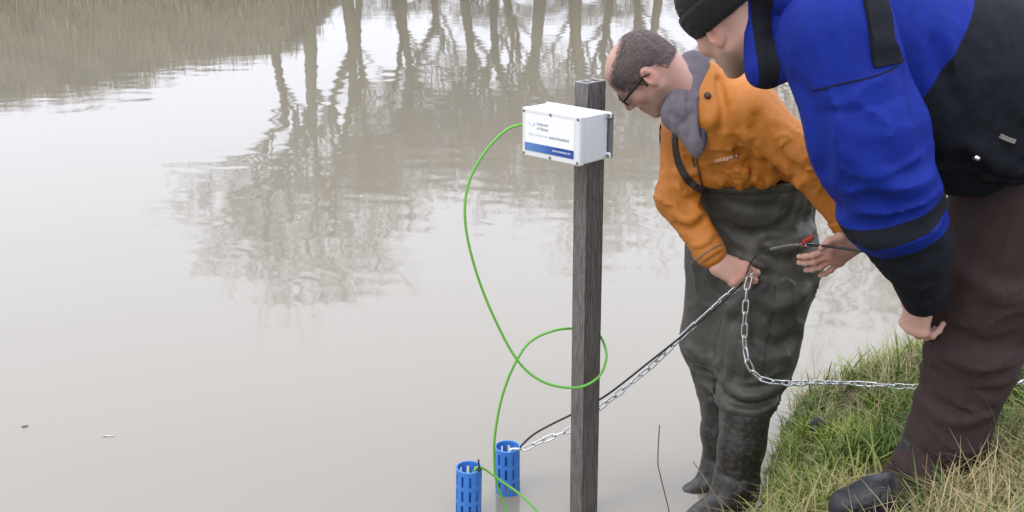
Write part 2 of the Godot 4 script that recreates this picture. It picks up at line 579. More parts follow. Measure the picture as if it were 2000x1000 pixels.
func setting() -> void:
	# the ground under and around the pond, one sheet
	var soil := mat(Color.WHITE, 0.95)
	soil.albedo_color = Color.WHITE
	soil.albedo_texture = ntex(1024, noise(0.012, 5, 31), false, 1, ramp([lin(0.05, 0.037, 0.022), lin(0.12, 0.098, 0.05), lin(0.14, 0.13, 0.055), lin(0.2, 0.165, 0.09)], [0.25, 0.45, 0.6, 0.8]))
	soil.normal_enabled = true
	soil.normal_texture = ntex(512, noise(0.03, 5, 33), true, 8.0)
	soil.uv1_triplanar = true; soil.uv1_scale = Vector3.ONE * 0.9
	var xs := steps([[-260, -40, 22], [-40, -16, 2], [-16, -2.6, 0.55], [-2.6, 3.6, 0.055], [3.6, 20, 0.8], [20, 260, 24]])
	var zs := steps([[-320, -60, 20], [-60, -32, 1.6], [-32, -26, 0.4], [-26, -6.2, 1.4], [-6.2, 0.8, 0.055], [0.8, 12, 1.2], [12, 260, 25]])
	var ground := part("ground", sheet(xs, zs, ground_y), soil)
	tag(ground, "grassy earth bank sloping down into the muddy pond", "", "", "structure")
	# muddy water, smooth, with small ripples
	var water := mat(Color(0.237, 0.217, 0.173), 0.035, 0.0, 0.5)
	var rip := noise(0.006, 5, 41)
	rip.fractal_gain = 0.42
	water.normal_enabled = true
	water.normal_texture = ntex(2048, rip, true, 7.0)
	water.normal_scale = 0.034
	water.uv1_scale = Vector3(0.16, 0.22, 1)
	var wx := steps([[-200, -30, 10], [-30, -4, 1.0], [-4, 3, 0.035], [3, 40, 1.0], [40, 200, 10]])
	var wz := steps([[-30.5, -12, 0.3], [-12, -8.0, 0.08], [-8.0, -2.0, 0.035], [-2.0, 4, 0.5]])
	tag(part("water", sheet(wx, wz, water_y), water), "calm muddy pond water reflecting a white sky and bare trees", "", "", "structure")
	# bare trees on the far bank, seen in the water
	var rng := RandomNumberGenerator.new()
	rng.seed = 77
	var bark := mat(Color(0.17, 0.142, 0.07), 0.9)
	bark.normal_enabled = true; bark.normal_texture = ntex(256, noise(0.05, 4, 51), true, 6.0); tri_map(bark, 0.8)
	var twig := mat(Color(0.2, 0.155, 0.085), 0.9)
	var kinds := [bare_tree(rng, 9.5, Vector3(0.03, 1, 0), 0.22, 0.75, 6), bare_tree(rng, 9.5, Vector3(0.14, 1, 0), 0.2, 0.7, 6), bare_tree(rng, 8.6, Vector3(-0.1, 1, 0.05), 0.21, 0.95, 7), bare_tree(rng, 10.5, Vector3(0.0, 1, 0.0), 0.19, 0.6, 7)]
	var spots := [[-5.35, -30.0, 0, 0.0, 0.92, "upright bare tree left of centre on the far bank, mirrored in the pond"],
		[-4.45, -30.4, 1, 0.2, 0.95, "bare tree leaning right beside the upright one, mirrored in the pond"],
		[0.75, -30.0, 2, 0.3, 0.92, "crooked bare tree with wide forks mirrored above the white box"],
		[1.72, -29.6, 3, 1.0, 0.72, "thin straight bare tree mirrored behind the post top"],
		[-1.3, -32.0, 2, 2.4, 0.82, "low wide bare tree mirrored left of the green cable"],
		[4.0, -31.0, 0, 2.0, 0.66, "bare tree mirrored behind the balding man"],
		[7.4, -31.0, 1, 3.5, 0.8, "bare tree mirrored between the two men"],
		[9.9, -30.5, 3, 2.2, 1.05, "tallest bare tree mirrored right of the grey waders"],
		[13.5, -31.0, 0, 5.0, 1.1, "bare tree on the far bank at the right"],
		[-2.9, -31.5, 3, 0.7, 0.62, "slender low bare tree mirrored right of the leaning one"],
		[-0.5, -33.0, 1, 1.7, 0.78, "bare tree in the second row mirrored left of the white box"],
		[2.9, -34.0, 2, 5.1, 0.8, "wide bare tree in the second row mirrored right of the post"],
		[-7.0, -33.5, 2, 3.3, 0.78, "low bare tree in the second row left of the upright one"],
		[5.6, -33.0, 3, 2.8, 0.8, "second row bare tree mirrored below the orange sleeve"],
		[-3.6, -35.0, 0, 4.4, 0.9, "tall bare tree of the second row behind the leaning one"],
		[-6.2, -47.0, 3, 0.4, 0.85, "straight bare tree far back behind the upright one"],
		[-3.0, -43.0, 2, 3.9, 0.9, "wide bare tree far back behind the low slender one"],
		[-0.4, -46.0, 0, 5.3, 1.0, "tall bare tree far back, mirrored above the cable loop"],
		[2.2, -44.0, 1, 0.9, 0.95, "leaning bare tree far back behind the post"],
		[5.0, -47.0, 2, 2.2, 1.05, "wide bare tree far back behind the bald head"],
		[8.6, -44.0, 0, 4.0, 0.95, "bare tree far back between the two people"],
		[12.4, -46.0, 3, 1.5, 1.0, "bare tree far back at the right end of the row"]]
	for s in spots:
		var t := base("bare_tree", Vector3(s[0], ground_y(s[0], s[1]) - 0.15, s[1]), s[5], "tree", "bare trees on the far bank")
		t.rotation.y = s[3]; t.scale = Vector3.ONE * s[4]
		part("trunk", kinds[s[2]][0], bark, t)
		part("crown", kinds[s[2]][1], twig, t)
	for s in [[-11.6, -29.2, 0.19, "low leafless bush on the far bank crest, mirrored at upper left"], [-13.2, -29.4, 0.13, "smallest leafless bush at the left end of the far bank"], [-9.8, -29.4, 0.15, "leafless bush nearest to the upright tree on the raised far bank"], [-2.2, -29.6, 0.17, "leafless bush mirrored at the top left of centre"], [-0.2, -29.8, 0.2, "leafless bush mirrored at the top centre"], [2.4, -29.4, 0.18, "leafless bush mirrored beyond the post"], [4.9, -29.8, 0.2, "leafless bush at the right end of the mirrored row"], [-4.0, -38.0, 0.3, "bigger leafless bush behind the leaning tree"], [-1.2, -39.0, 0.34, "biggest leafless bush, mirrored at top centre"], [1.4, -38.5, 0.28, "leafless bush in the second row behind the crooked tree"], [3.6, -39.0, 0.32, "leafless bush in the second row behind the balding person"], [6.6, -38.0, 0.3, "leafless bush in the second row at right"]]:
		var t := base("bare_bush", Vector3(s[0], ground_y(s[0], s[1]) - 0.3, s[1]), s[3], "bush", "leafless bushes on the far bank")
		t.rotation.y = s[0]; t.scale = Vector3(1.6, 1.0, 1.6) * s[2]
		part("stem", kinds[2][0], bark, t)
		part("crown", kinds[2][1], twig, t)

# ------------------------------------------------------------------ grass
func blades(rng: RandomNumberGenerator, count: int, tall: float, wide: float, bend: float, spread: float, stalk := false) -> ArrayMesh:
	var g := Geo.new()
	for i in count:
		var p := Vector3(rng.randf_range(-spread, spread), -0.01, rng.randf_range(-spread, spread))
		var a := rng.randf() * TAU
		var out := Vector3(cos(a), 0, sin(a))
		var side := Vector3(-sin(a), 0, cos(a)) * wide * rng.randf_range(0.6, 1.2)
		var l := tall * rng.randf_range(0.45, 1.1)
		var bd := bend * rng.randf_range(0.3, 1.3)
		var seg := 4
		var f := g.v.size()
		var tone := rng.randf_range(0.75, 1.25)
		g.color = Color(tone, tone * rng.randf_range(0.94, 1.04), tone)
		for k in seg + 1:
			var t := float(k) / seg
			var q := p + out * l * bd * t * t + Vector3.UP * l * (t - 0.42 * bd * t * t)
			var w := side * ((1.0 - 0.7 * t) if stalk else (1.0 - pow(t, 1.8) * 0.95)) * 0.5
			var nn := (Vector3.UP * 0.8 + out * -0.4).normalized()
			g.vert(q - w, nn); g.vert(q + w, nn)
		for k in seg:
			var b := f + k * 2
			g.tri(b, b + 1, b + 3); g.tri(b, b + 3, b + 2)
	return g.mesh()

func scatter(called: String, label: String, m: Mesh, material: Material, rng: RandomNumberGenerator, count: int, where: Callable, tint: Callable, scale_: Vector2, wide := false) -> void:
	var mm := MultiMesh.new()
	mm.transform_format = MultiMesh.TRANSFORM_3D
	mm.use_colors = true
	mm.mesh = m
	var soil_gap := noise(5.0, 2, 66)
	var tr: Array[Transform3D] = []
	var cs: Array[Color] = []
	while tr.size() < count:
		var x := rng.randf_range(-3.0, 7.5) if wide else rng.randf_range(0.15, 3.0)
		var z := rng.randf_range(-6.5, 1.5) if wide else rng.randf_range(-4.6, -1.3)
		var inner := z > -4.6 and z < -1.3 and x > 0.15 and x < -z * 0.52 + 0.35
		if inner == wide: continue
		var d := shore_distance(x, z)
		if d < 0.0 or d > (5.5 if wide else 2.6): continue
		var bare := false
		for s in [[0.665, -2.965, 0.14], [0.58, -2.92, 0.12], [0.66, -2.78, 0.09], [0.79, -2.29, 0.11], [0.88, -2.31, 0.09], [0.74, -2.40, 0.08], [0.72, -2.25, 0.08], [0.93, -2.44, 0.10], [0.84, -2.43, 0.085], [1.0, -2.45, 0.11], [1.03, -2.62, 0.1], [0.93, -2.62, 0.08]]:
			if Vector2(x - s[0], z - s[1]).length() < s[2]: bare = true
		if bare: continue
		if rng.randf() > where.call(x, z, d): continue
		if d < 0.3 and soil_gap.get_noise_2d(x, z) > 0.12: continue
		var up := Vector3(rng.randfn(0, 0.16), 1, rng.randfn(0, 0.16)).normalized()
		var b := frame(up, Vector3(rng.randf_range(-1, 1), 0.01, rng.randf_range(-1, 1)))
		tr.append(Transform3D(b.scaled(Vector3.ONE * rng.randf_range(scale_.x, scale_.y)), Vector3(x, ground_y(x, z), z)))
		cs.append(tint.call(x, z, rng))
	mm.instance_count = count
	for i in count:
		mm.set_instance_transform(i, tr[i]); mm.set_instance_color(i, cs[i])
	var o := MultiMeshInstance3D.new()
	o.name = numbered(called); o.multimesh = mm; o.material_override = material
	add_child(o)
	tag(o, label, "grass", "", "stuff")

func grass() -> void:
	var rng := RandomNumberGenerator.new()
	rng.seed = 5
	var m := mat(Color.WHITE, 0.6, 0.0, 0.35)
	m.albedo_color = Color.WHITE
	m.vertex_color_use_as_albedo = true
	m.backlight_enabled = true; m.backlight = Color(0.5, 0.6, 0.3)
	var patch := noise(1.3, 3, 61)
	var green := func(x: float, z: float, r: RandomNumberGenerator) -> Color:
		var k := clampf(0.5 + patch.get_noise_2d(x * 1.5, z * 1.5) * 1.3 + r.randf_range(-0.4, 0.4) + 0.3 * smoothstep(0.35, 0.05, shore_distance(x, z)), 0, 1)
		return Color(lerpf(0.10, 0.36, k), lerpf(0.17, 0.42, k), lerpf(0.05, 0.11, k))
	var straw := func(_x: float, _z: float, r: RandomNumberGenerator) -> Color:
		var k := r.randf()
		return Color(lerpf(0.30, 0.56, k), lerpf(0.24, 0.47, k), lerpf(0.13, 0.28, k))
	var dry := func(x: float, z: float, d: float) -> float:
		return clampf(0.12 + patch.get_noise_2d(x * 1.1 + 9.0, z * 1.1) * 1.6 + smoothstep(0.1, 0.6, d) * 0.35, 0.02, 1)
	var reeds := MultiMesh.new()
	reeds.transform_format = MultiMesh.TRANSFORM_3D
	reeds.use_colors = true
	reeds.mesh = blades(rng, 12, 0.55, 0.03, 0.7, 0.3)
	reeds.instance_count = 2600
	for i in 2600:
		var x := rng.randf_range(-22.0, 12.0)
		var z := rng.randf_range(-33.0, -27.2)
		reeds.set_instance_transform(i, Transform3D(Basis(Vector3.UP, rng.randf() * TAU).scaled(Vector3.ONE * rng.randf_range(0.4, 1.2)), Vector3(x, ground_y(x, z), z)))
		var k := rng.randf()
		reeds.set_instance_color(i, Color(lerpf(0.19, 0.34, k), lerpf(0.155, 0.27, k), lerpf(0.075, 0.14, k)))
	var ro := MultiMeshInstance3D.new()
	ro.name = numbered("reeds"); ro.multimesh = reeds; ro.material_override = m
	add_child(ro)
	tag(ro, "rough dead grass and reeds along the crest of the far bank", "reeds", "", "stuff")
	scatter("grass", "short green grass covering the sloping bank", blades(rng, 14, 0.075, 0.0065, 0.8, 0.04), m, rng, 5200, func(_x, _z, d): return 1.0 if d > 0.02 else 0.6, green, Vector2(0.6, 1.25))
	scatter("tall_grass", "longer green grass blades in tufts on the bank", blades(rng, 9, 0.15, 0.006, 0.85, 0.035), m, rng, 1500, func(x, z, _d): return clampf(0.5 + patch.get_noise_2d(x * 2.0, z * 2.0) * 1.5, 0.05, 1), green, Vector2(0.7, 1.3))
	scatter("dry_grass", "dead straw coloured grass lying among the green", blades(rng, 9, 0.15, 0.0045, 1.15, 0.05), m, rng, 2300, dry, straw, Vector2(0.6, 1.3))
	scatter("grass_stalks", "long thin dry stalks standing up out of the grass", blades(rng, 3, 0.3, 0.0032, 0.5, 0.05, true), m, rng, 330, dry, straw, Vector2(0.5, 1.1))
	scatter("rough_grass", "coarse grass on the bank away from the two people", blades(rng, 16, 0.12, 0.009, 0.85, 0.07), m, rng, 6500, func(_x, _z, _d): return 1.0, green, Vector2(0.8, 1.7), true)
	scatter("rough_dry_grass", "dry straw coloured grass on the bank away from the two people", blades(rng, 12, 0.16, 0.006, 1.1, 0.08), m, rng, 2500, dry, straw, Vector2(0.8, 1.5), true)

# ------------------------------------------------------------------ post, box, tubes, cables, chain
const E1 := Vector3(0.731, 0, 0.682)
const E2 := Vector3(0.682, 0, -0.731)

func text_on(parent: Node3D, words: String, at: Vector3, along: Basis, size: float, material: Material) -> void:
	var t := TextMesh.new()
	var f := SystemFont.new()
	f.font_names = PackedStringArray(["Droid Sans"])
	t.font = f; t.text = words; t.font_size = 48; t.pixel_size = size / 48.0; t.depth = 0.0006
	t.horizontal_alignment = HORIZONTAL_ALIGNMENT_LEFT
	t.vertical_alignment = VERTICAL_ALIGNMENT_TOP
	var o := part("lettering", t, material, parent)
	o.transform = Transform3D(along, at)

func hardware() -> void:
	# hollow brown plank post
	var foot := Vector3(0.211, 0.0, -2.928)
	var tilt := Basis(Vector3.RIGHT, -0.021) * Basis(Vector3.BACK, 0.004)
	var post := base("post", foot, "dark brown hollow two-channel post standing in the water behind the white box", "post")
	post.basis = tilt * Basis(E1, Vector3.UP, -E2)
	var pm := mat(Color.WHITE, 0.38, 0.0, 0.5)
	pm.albedo_color = Color.WHITE
	var grain := noise(0.02, 4, 71)
	pm.albedo_texture = ntex(512, grain, false, 1, ramp([lin(0.095, 0.085, 0.082), lin(0.13, 0.117, 0.112), lin(0.17, 0.153, 0.146)], [0.25, 0.5, 0.8]))
	pm.roughness_texture = ntex(256, noise(0.02, 3, 72), false, 1, ramp([Color(0.5, 0.5, 0.5), Color(1, 1, 1)], [0.3, 0.7]))
	pm.roughness = 0.55
	pm.normal_enabled = true; pm.normal_texture = ntex(512, noise(0.03, 4, 73), true, 5.0)
	pm.uv1_triplanar = true; pm.uv1_scale = Vector3(14, 0.9, 14)
	var g := Geo.new()
	var w := 0.0455
	var l := 0.074
	var top := 1.272
	# four outer walls, a divider; grooves run down the broad faces
	var wall := 0.0055
	for s in [-1.0, 1.0]:
		g.box(Transform3D(Basis.IDENTITY, Vector3(0, top / 2 - 0.3, s * (l / 2 - wall / 2) )), Vector3(w, top + 0.6, wall), 0.0012)
		for k in 5:
			var wd := [0.0135, 0.017, 0.011, 0.0165, 0.0125][k] as float
			var z0 := [-0.0285, -0.0125, 0.0025, 0.0172, 0.0305][k] as float
			g.box(Transform3D(Basis.IDENTITY, Vector3(s * (w / 2 - wall / 2 - 0.0002 * (k % 2) * 4), top / 2 - 0.3, z0)), Vector3(wall, top + 0.599, wd), 0.0013)
		g.box(Transform3D(Basis.IDENTITY, Vector3(s * (w / 2 - wall / 2 - 0.0022), top / 2 - 0.3, 0)), Vector3(wall * 0.5, top + 0.597, l - 2 * wall - 0.001), 0.0005)
	g.box(Transform3D(Basis.IDENTITY, Vector3(0, top / 2 - 0.3, 0.002)), Vector3(w - 2 * wall - 0.001, top + 0.596, 0.006), 0.001)
	part("hollow_profile", g.mesh(), pm, post)
	var cutmat := mat(Color(0.36, 0.35, 0.36), 0.5)
	g = Geo.new()
	for s in [-1.0, 1.0]:
		g.box(Transform3D(Basis.IDENTITY, Vector3(0, top + 0.001, s * (l / 2 - wall / 2))), Vector3(w - 0.001, 0.004, wall - 0.0005), 0.0012)
		g.box(Transform3D(Basis.IDENTITY, Vector3(s * (w / 2 - wall / 2), top + 0.0008, 0)), Vector3(wall - 0.0008, 0.004, l - 2 * wall), 0.0012)
	g.box(Transform3D(Basis.IDENTITY, Vector3(0, top + 0.0006, 0.002)), Vector3(w - 2 * wall, 0.004, 0.0058), 0.001)
	part("sawn_end", g.mesh(), cutmat, post)

	# white instrument box; x along its front to the right, y up, z out of the front
	var bo := base("instrument_box", Vector3(0.17, 1.152, -2.76), "white plastic instrument box with a printed label, screwed to the post", "instrument box")
	bo.basis = Basis(E1, Vector3.UP, -E2)
	var white := mat(Color(0.72, 0.73, 0.76), 0.35)
	white.normal_enabled = true; white.normal_texture = ntex(256, noise(0.08, 3, 81), true, 1.2); tri_map(white, 9.0)
	var W := 0.198
	var H := 0.127
	var D := 0.112
	g = Geo.new(); g.box(Transform3D(Basis.IDENTITY, Vector3(-W / 2, 0, -0.02 - (D - 0.02) / 2 - 0.0012)), Vector3(W - 0.003, H - 0.003, D - 0.02), 0.004)
	part("housing", g.mesh(), white, bo)
	g = Geo.new(); g.box(Transform3D(Basis.IDENTITY, Vector3(-W / 2, 0, -0.01)), Vector3(W, H, 0.02), 0.0035)
	var lid := part("lid", g.mesh(), white, bo)
	var steel := mat(Color(0.3, 0.29, 0.28), 0.35, 0.9)
	for x in [-W + 0.008, -W / 2, -0.008]:
		for y in [-H / 2 + 0.008, H / 2 - 0.008]:
			g = Geo.new()
			g.lathe(Transform3D(Basis(Vector3.RIGHT, PI / 2), Vector3(x, y, -0.0005)), [Vector2(0.0042, 0), Vector2(0.0042, 0.0014), Vector2(0.0032, 0.0026), Vector2(0.0014, 0.0026), Vector2(0.0012, 0.001), Vector2(0, 0.001)], 12)
			part("screw", g.mesh(), steel, lid)
	var plate := mat(Color(0.2, 0.2, 0.21), 0.45, 0.3)
	g = Geo.new(); g.box(Transform3D(Basis.IDENTITY, Vector3(-W / 2, 0, -D - 0.0065)), Vector3(W + 0.02, H - 0.012, 0.006), 0.001)
	part("mounting_plate", g.mesh(), plate, bo)
	for x in [-W - 0.003, 0.004]:
		for y in [-H / 2 + 0.012, H / 2 - 0.010]:
			g = Geo.new()
			g.box(Transform3D(Basis.IDENTITY, Vector3(x, y, -D + 0.003)), Vector3(0.018, 0.017, 0.009), 0.004)
			var lug := part("lug", g.mesh(), white, bo)
			g = Geo.new()
			g.lathe(Transform3D(Basis(Vector3.RIGHT, PI / 2), Vector3(x + signf(x + W / 2) * 0.002, y, -D + 0.0072)), [Vector2(0.0052, 0), Vector2(0.0052, 0.0016), Vector2(0.004, 0.003), Vector2(0.002, 0.003), Vector2(0.0018, 0.001), Vector2(0, 0.001)], 12)
			part("screw", g.mesh(), steel, lug)
	# the label
	var paper := mat(Color(0.86, 0.87, 0.88), 0.3)
	g = Geo.new(); g.box(Transform3D(Basis.IDENTITY, Vector3(-W / 2 - 0.0035, 0.001, 0.0006)), Vector3(0.166, 0.096, 0.0008), 0.0003)
	var lab := part("label_sheet", g.mesh(), paper, bo)
	var L := -W / 2 - 0.0035 - 0.083
	var bar := mat(Color.WHITE, 0.3)
	bar.albedo_color = Color.WHITE
	var gt := GradientTexture2D.new()
	gt.width = 256; gt.height = 8; gt.gradient = ramp([lin(0.12, 0.24, 0.52), lin(0.07, 0.17, 0.46), lin(0.02, 0.06, 0.30)], [0.0, 0.35, 0.7])
	bar.albedo_texture = gt
	g = Geo.new()
	g.flat([Vector3(L, -0.047, 0.0014), Vector3(L + 0.166, -0.047, 0.0014), Vector3(L + 0.166, -0.0255, 0.0014), Vector3(L, -0.0255, 0.0014)], [Vector2(0, 1), Vector2(1, 1), Vector2(1, 0), Vector2(0, 0)])
	part("blue_bar", g.mesh(), bar, lab)
	var navy := mat(Color(0.16, 0.19, 0.32), 0.4)
	var pale := mat(Color(0.55, 0.60, 0.66), 0.4)
	var sky := mat(Color(0.5, 0.66, 0.76), 0.4)
	var I := Basis.IDENTITY
	text_on(lab, "Internet", Vector3(L + 0.041, 0.033, 0.0012), I, 0.0105, navy)
	text_on(lab, "of Water", Vector3(L + 0.041, 0.021, 0.0012), I, 0.0105, navy)
	text_on(lab, "Slim meten van", Vector3(L + 0.012, 0.0035, 0.0012), I, 0.0098, pale)
	text_on(lab, "waterkwaliteit", Vector3(L + 0.083, 0.0035, 0.0012), I, 0.0108, navy)
	text_on(lab, "internetofwater.be", Vector3(L + 0.095, -0.031, 0.0016), I, 0.0072, paper)
	g = Geo.new()       # the drop shaped mark, an open bowl of two arcs
	for k in 2:
		var arc := []
		for i in 13:
			var a := lerpf(PI * 1.02, PI * 1.98, i / 12.0)
			arc.append(Vector3(L + 0.024 + cos(a) * (0.0115 - 0.004 * k), 0.029 + sin(a) * (0.010 - 0.0035 * k), 0.0011))
		g.tube(arc, [0.0009], 6)
	g.tube([Vector3(L + 0.022, 0.034, 0.0011), Vector3(L + 0.024, 0.0355, 0.0011), Vector3(L + 0.026, 0.034, 0.0011)], [0.0009], 6)
	part("emblem", g.mesh(), sky, lab)
	# cable gland on the left end
	g = Geo.new(); g.lathe(Transform3D(Basis(Vector3.BACK, PI / 2), Vector3(-W + 0.001, 0.012, -D * 0.32)), [Vector2(0, 0.0), Vector2(0.0085, 0.0), Vector2(0.0085, 0.006), Vector2(0.006, 0.012), Vector2(0.0035, 0.014), Vector2(0, 0.014)], 14)
	part("cable_gland", g.mesh(), white, bo)

	# blue slotted tubes
	var blue := mat(Color(0.045, 0.2, 0.6), 0.35)
	blue.normal_enabled = true; blue.normal_texture = ntex(256, noise(0.03, 3, 91), true, 1.6); tri_map(blue, 8.0)
	var tubes := [[Vector3(-0.013, 0, -3.06), 0.0375, 0.152, "blue slotted plastic tube behind, with the chain shackled to its rim", 0.3], [Vector3(-0.128, 0, -2.905), 0.0375, 0.165, "blue slotted plastic tube in front, with a thin green cable tied to its rim", 0.55]]
	for t in tubes:
		var o := base("slotted_tube", t[0], t[3], "tube", "blue slotted tubes standing in the pond")
		o.rotation = Vector3(0.015, t[4], -0.02 if t[0].x < -0.1 else 0.01)
		part("tube_wall", slotted(t[1], t[2]), blue, o)
	# shackle on the rear tube
	var zinc := mat(Color(0.62, 0.64, 0.66), 0.25, 0.95)
	var sh := base("shackle", Vector3(0.006, 0.15, -3.045), "small bright metal shackle between the rear blue tube and the chain", "shackle")
	g = Geo.new()
	var u := []
	for i in 11:
		var a := lerpf(-PI / 2, PI / 2, i / 10.0)
		u.append(Vector3(0.012 + 0.010 * cos(a), 0.004 * sin(a), 0.009 * sin(a)))
	u.push_front(Vector3(-0.012, -0.004, -0.009)); u.append(Vector3(-0.012, 0.004, 0.009))
	g.tube(u, [0.0032], 8)
	part("bow", g.mesh(), zinc, sh)
	g = Geo.new(); g.tube([Vector3(-0.01, -0.006, -0.014), Vector3(-0.01, 0.006, 0.014)], [0.0036], 8)
	part("pin", g.mesh(), zinc, sh)

	# green and dark cables
	var green := mat(Color(0.13, 0.42, 0.05), 0.4)
	var black := mat(Color(0.018, 0.018, 0.02), 0.5)
	var c1 := spline([Vector3(0.046, 1.164, -2.925), Vector3(0.023, 1.163, -2.925), Vector3(-0.02, 1.146, -2.92), Vector3(-0.074, 1.091, -2.9), Vector3(-0.115, 1.013, -2.88), Vector3(-0.124, 0.92, -2.86), Vector3(-0.102, 0.802, -2.85), Vector3(-0.055, 0.664, -2.85), Vector3(0.014, 0.529, -2.84), Vector3(0.085, 0.466, -2.835), Vector3(0.174, 0.443, -2.845), Vector3(0.235, 0.461, -2.865), Vector3(0.263, 0.486, -2.92), Vector3(0.266, 0.508, -2.975), Vector3(0.242, 0.545, -3.0), Vector3(0.18, 0.563, -2.985), Vector3(0.116, 0.566, -2.96), Vector3(0.05, 0.54, -2.94), Vector3(0.007, 0.48, -2.92), Vector3(-0.026, 0.389, -2.92), Vector3(-0.045, 0.292, -2.92), Vector3(-0.052, 0.21, -2.92), Vector3(-0.045, 0.111, -2.92), Vector3(-0.015, 0.021, -2.9), Vector3(0.015, -0.03, -2.85)])
	g = Geo.new(); g.tube(c1, [0.0037], 8)
	tag(part("green_cable", g.mesh(), green), "bright green cable looping from the white box round the post into the water", "cable")
	var c2 := spline([Vector3(-0.112, 0.158, -2.885), Vector3(-0.103, 0.172, -2.885), Vector3(-0.091, 0.176, -2.885), Vector3(-0.066, 0.157, -2.89), Vector3(-0.022, 0.124, -2.885), Vector3(0.022, 0.097, -2.87), Vector3(0.073, 0.057, -2.84), Vector3(0.13, -0.01, -2.79)])
	g = Geo.new(); g.tube(c2, [0.0036], 8)
	tag(part("green_cable", g.mesh(), green), "short green cable from the rim of the front blue tube down to the water", "cable")
	g = Geo.new(); g.tube([Vector3(-0.098, 0.155, -2.882), Vector3(-0.094, 0.176, -2.88), Vector3(-0.096, 0.2, -2.885)], [0.0028], 6); g.tube([Vector3(-0.1, 0.17, -2.879), Vector3(-0.088, 0.173, -2.879)], [0.0035], 6)
	tag(part("cable_tie", g.mesh(), black), "black cable tie at the rim of the front blue tube", "cable tie")
	var c3 := spline([Vector3(0.012, 0.11, -3.05), Vector3(0.02, 0.14, -3.06), Vector3(0.062, 0.188, -3.06), Vector3(0.123, 0.232, -3.05), Vector3(0.182, 0.272, -3.035), Vector3(0.278, 0.342, -3.015), Vector3(0.392, 0.452, -2.995), Vector3(0.493, 0.556, -2.97), Vector3(0.571, 0.644, -2.945), Vector3(0.62, 0.704, -2.925), Vector3(0.632, 0.727, -2.92)])
	g = Geo.new(); g.tube(c3, [0.0032], 8)
	tag(part("black_cable", g.mesh(), black), "thin black cable running beside the chain from the rear blue tube", "cable")
	# galvanised chain, every link a part
	var path := [Vector3(0.034, 0.149, -3.047), Vector3(0.108, 0.179, -3.058), Vector3(0.185, 0.218, -3.05), Vector3(0.28, 0.311, -3.03), Vector3(0.394, 0.426, -3.01), Vector3(0.496, 0.55, -2.985), Vector3(0.573, 0.647, -2.955), Vector3(0.622, 0.706, -2.93), Vector3(0.647, 0.75, -2.912), Vector3(0.651, 0.75, -2.904), Vector3(0.643, 0.72, -2.9), Vector3(0.640, 0.649, -2.89), Vector3(0.642, 0.562, -2.88), Vector3(0.653, 0.507, -2.865), Vector3(0.687, 0.466, -2.86), Vector3(0.755, 0.446, -2.87), Vector3(0.894, 0.388, -3.0), Vector3(1.06, 0.325, -3.13), Vector3(1.144, 0.353, -3.05), Vector3(1.24, 0.42, -2.9), Vector3(1.331, 0.468, -2.80), Vector3(1.5, 0.475, -2.80)]
	var curve := Curve3D.new()
	curve.bake_interval = 0.004
	for i in range(17, path.size()): path[i].y = maxf(path[i].y, ground_y(path[i].x, path[i].z) + 0.045)
	for i in path.size():
		var tn: Vector3 = (path[mini(i + 1, path.size() - 1)] - path[maxi(i - 1, 0)]) / 6.5
		if i == 8 or i == 9: tn *= 0.35
		curve.add_point(path[i], -tn, tn)
	var lk := Geo.new()
	var st := []
	for i in 20:
		var a := TAU * i / 20.0
		st.append(Vector3(signf(cos(a)) * 0.0105 * float(absf(cos(a)) > 0.02) + 0.0062 * cos(a), 0, 0.0062 * sin(a)))
	st.append(st[0]); st.append(st[1])
	lk.tube(st, [0.0023], 7, false)
	for i in lk.v.size(): lk.v[i] *= 1.18
	var link := lk.mesh()
	var ch := base("chain", path[0], "shiny galvanised link chain from the rear blue tube through the hand to the bank", "chain")
	var pitch := 0.0335
	var total := curve.get_baked_length()
	var rng := RandomNumberGenerator.new()
	rng.seed = 12
	for i in int(total / pitch):
		var p := curve.sample_baked((i + 0.5) * pitch, true)
		var q := curve.sample_baked(minf((i + 0.5) * pitch + 0.012, total), true)
		var p0 := curve.sample_baked(maxf((i + 0.5) * pitch - 0.012, 0), true)
		var dir := (q - p0).normalized()
		var side := dir.cross(Vector3.UP if absf(dir.y) < 0.95 else Vector3.RIGHT).normalized()
		side = side.rotated(dir, (PI / 2 if i % 2 == 1 else 0.0) + 0.6 + rng.randfn(0, 0.25))
		var o := part("link", link, zinc, ch)
		o.transform = Transform3D(Basis(dir, side.cross(dir) * -1.0, side), p - path[0])
	# wire rope with a red clamp
	var wr := base("wire_rope", Vector3(0.654, 0.753, -3.0), "steel wire rope with a red clamp between the balding man's hands", "wire rope")
	var o0 := Vector3(0.654, 0.753, -3.0)
	var thin := spline([Vector3(0.64, 0.752, -2.91), Vector3(0.649, 0.792, -2.9), Vector3(0.667, 0.817, -2.89), Vector3(0.694, 0.833, -2.88)])
	var rope := mat(Color(0.3, 0.3, 0.3), 0.45, 0.6)
	rope.normal_enabled = true; rope.normal_texture = ntex(128, noise(0.09, 2, 95), true, 8.0); tri_map(rope, 40.0)
	g = Geo.new(); g.tube(thin.map(func(p): return p - o0), [0.002], 6)
	part("thin_wire", g.mesh(), black, wr)
	g = Geo.new()
	for s in 2:
		var pts := []
		var b := spline([Vector3(0.694, 0.833, -2.88), Vector3(0.742, 0.843, -2.88), Vector3(0.789, 0.846, -2.88)], 24)
		for i in b.size():
			var a := i * 0.75 + PI * s
			pts.append(b[i] - o0 + Vector3(0, cos(a), sin(a)) * 0.0024)
		g.tube(pts, [0.0024], 6)
	part("twisted_rope", g.mesh(), rope, wr)
	g = Geo.new(); g.tube(spline([Vector3(0.789, 0.846, -2.88), Vector3(0.827, 0.866, -2.80), Vector3(0.869, 0.870, -2.765), Vector3(0.914, 0.871, -2.735), Vector3(1.01, 0.868, -2.70)]).map(func(p): return p - o0), [0.0035], 8)
	part("dark_cable", g.mesh(), black, wr)
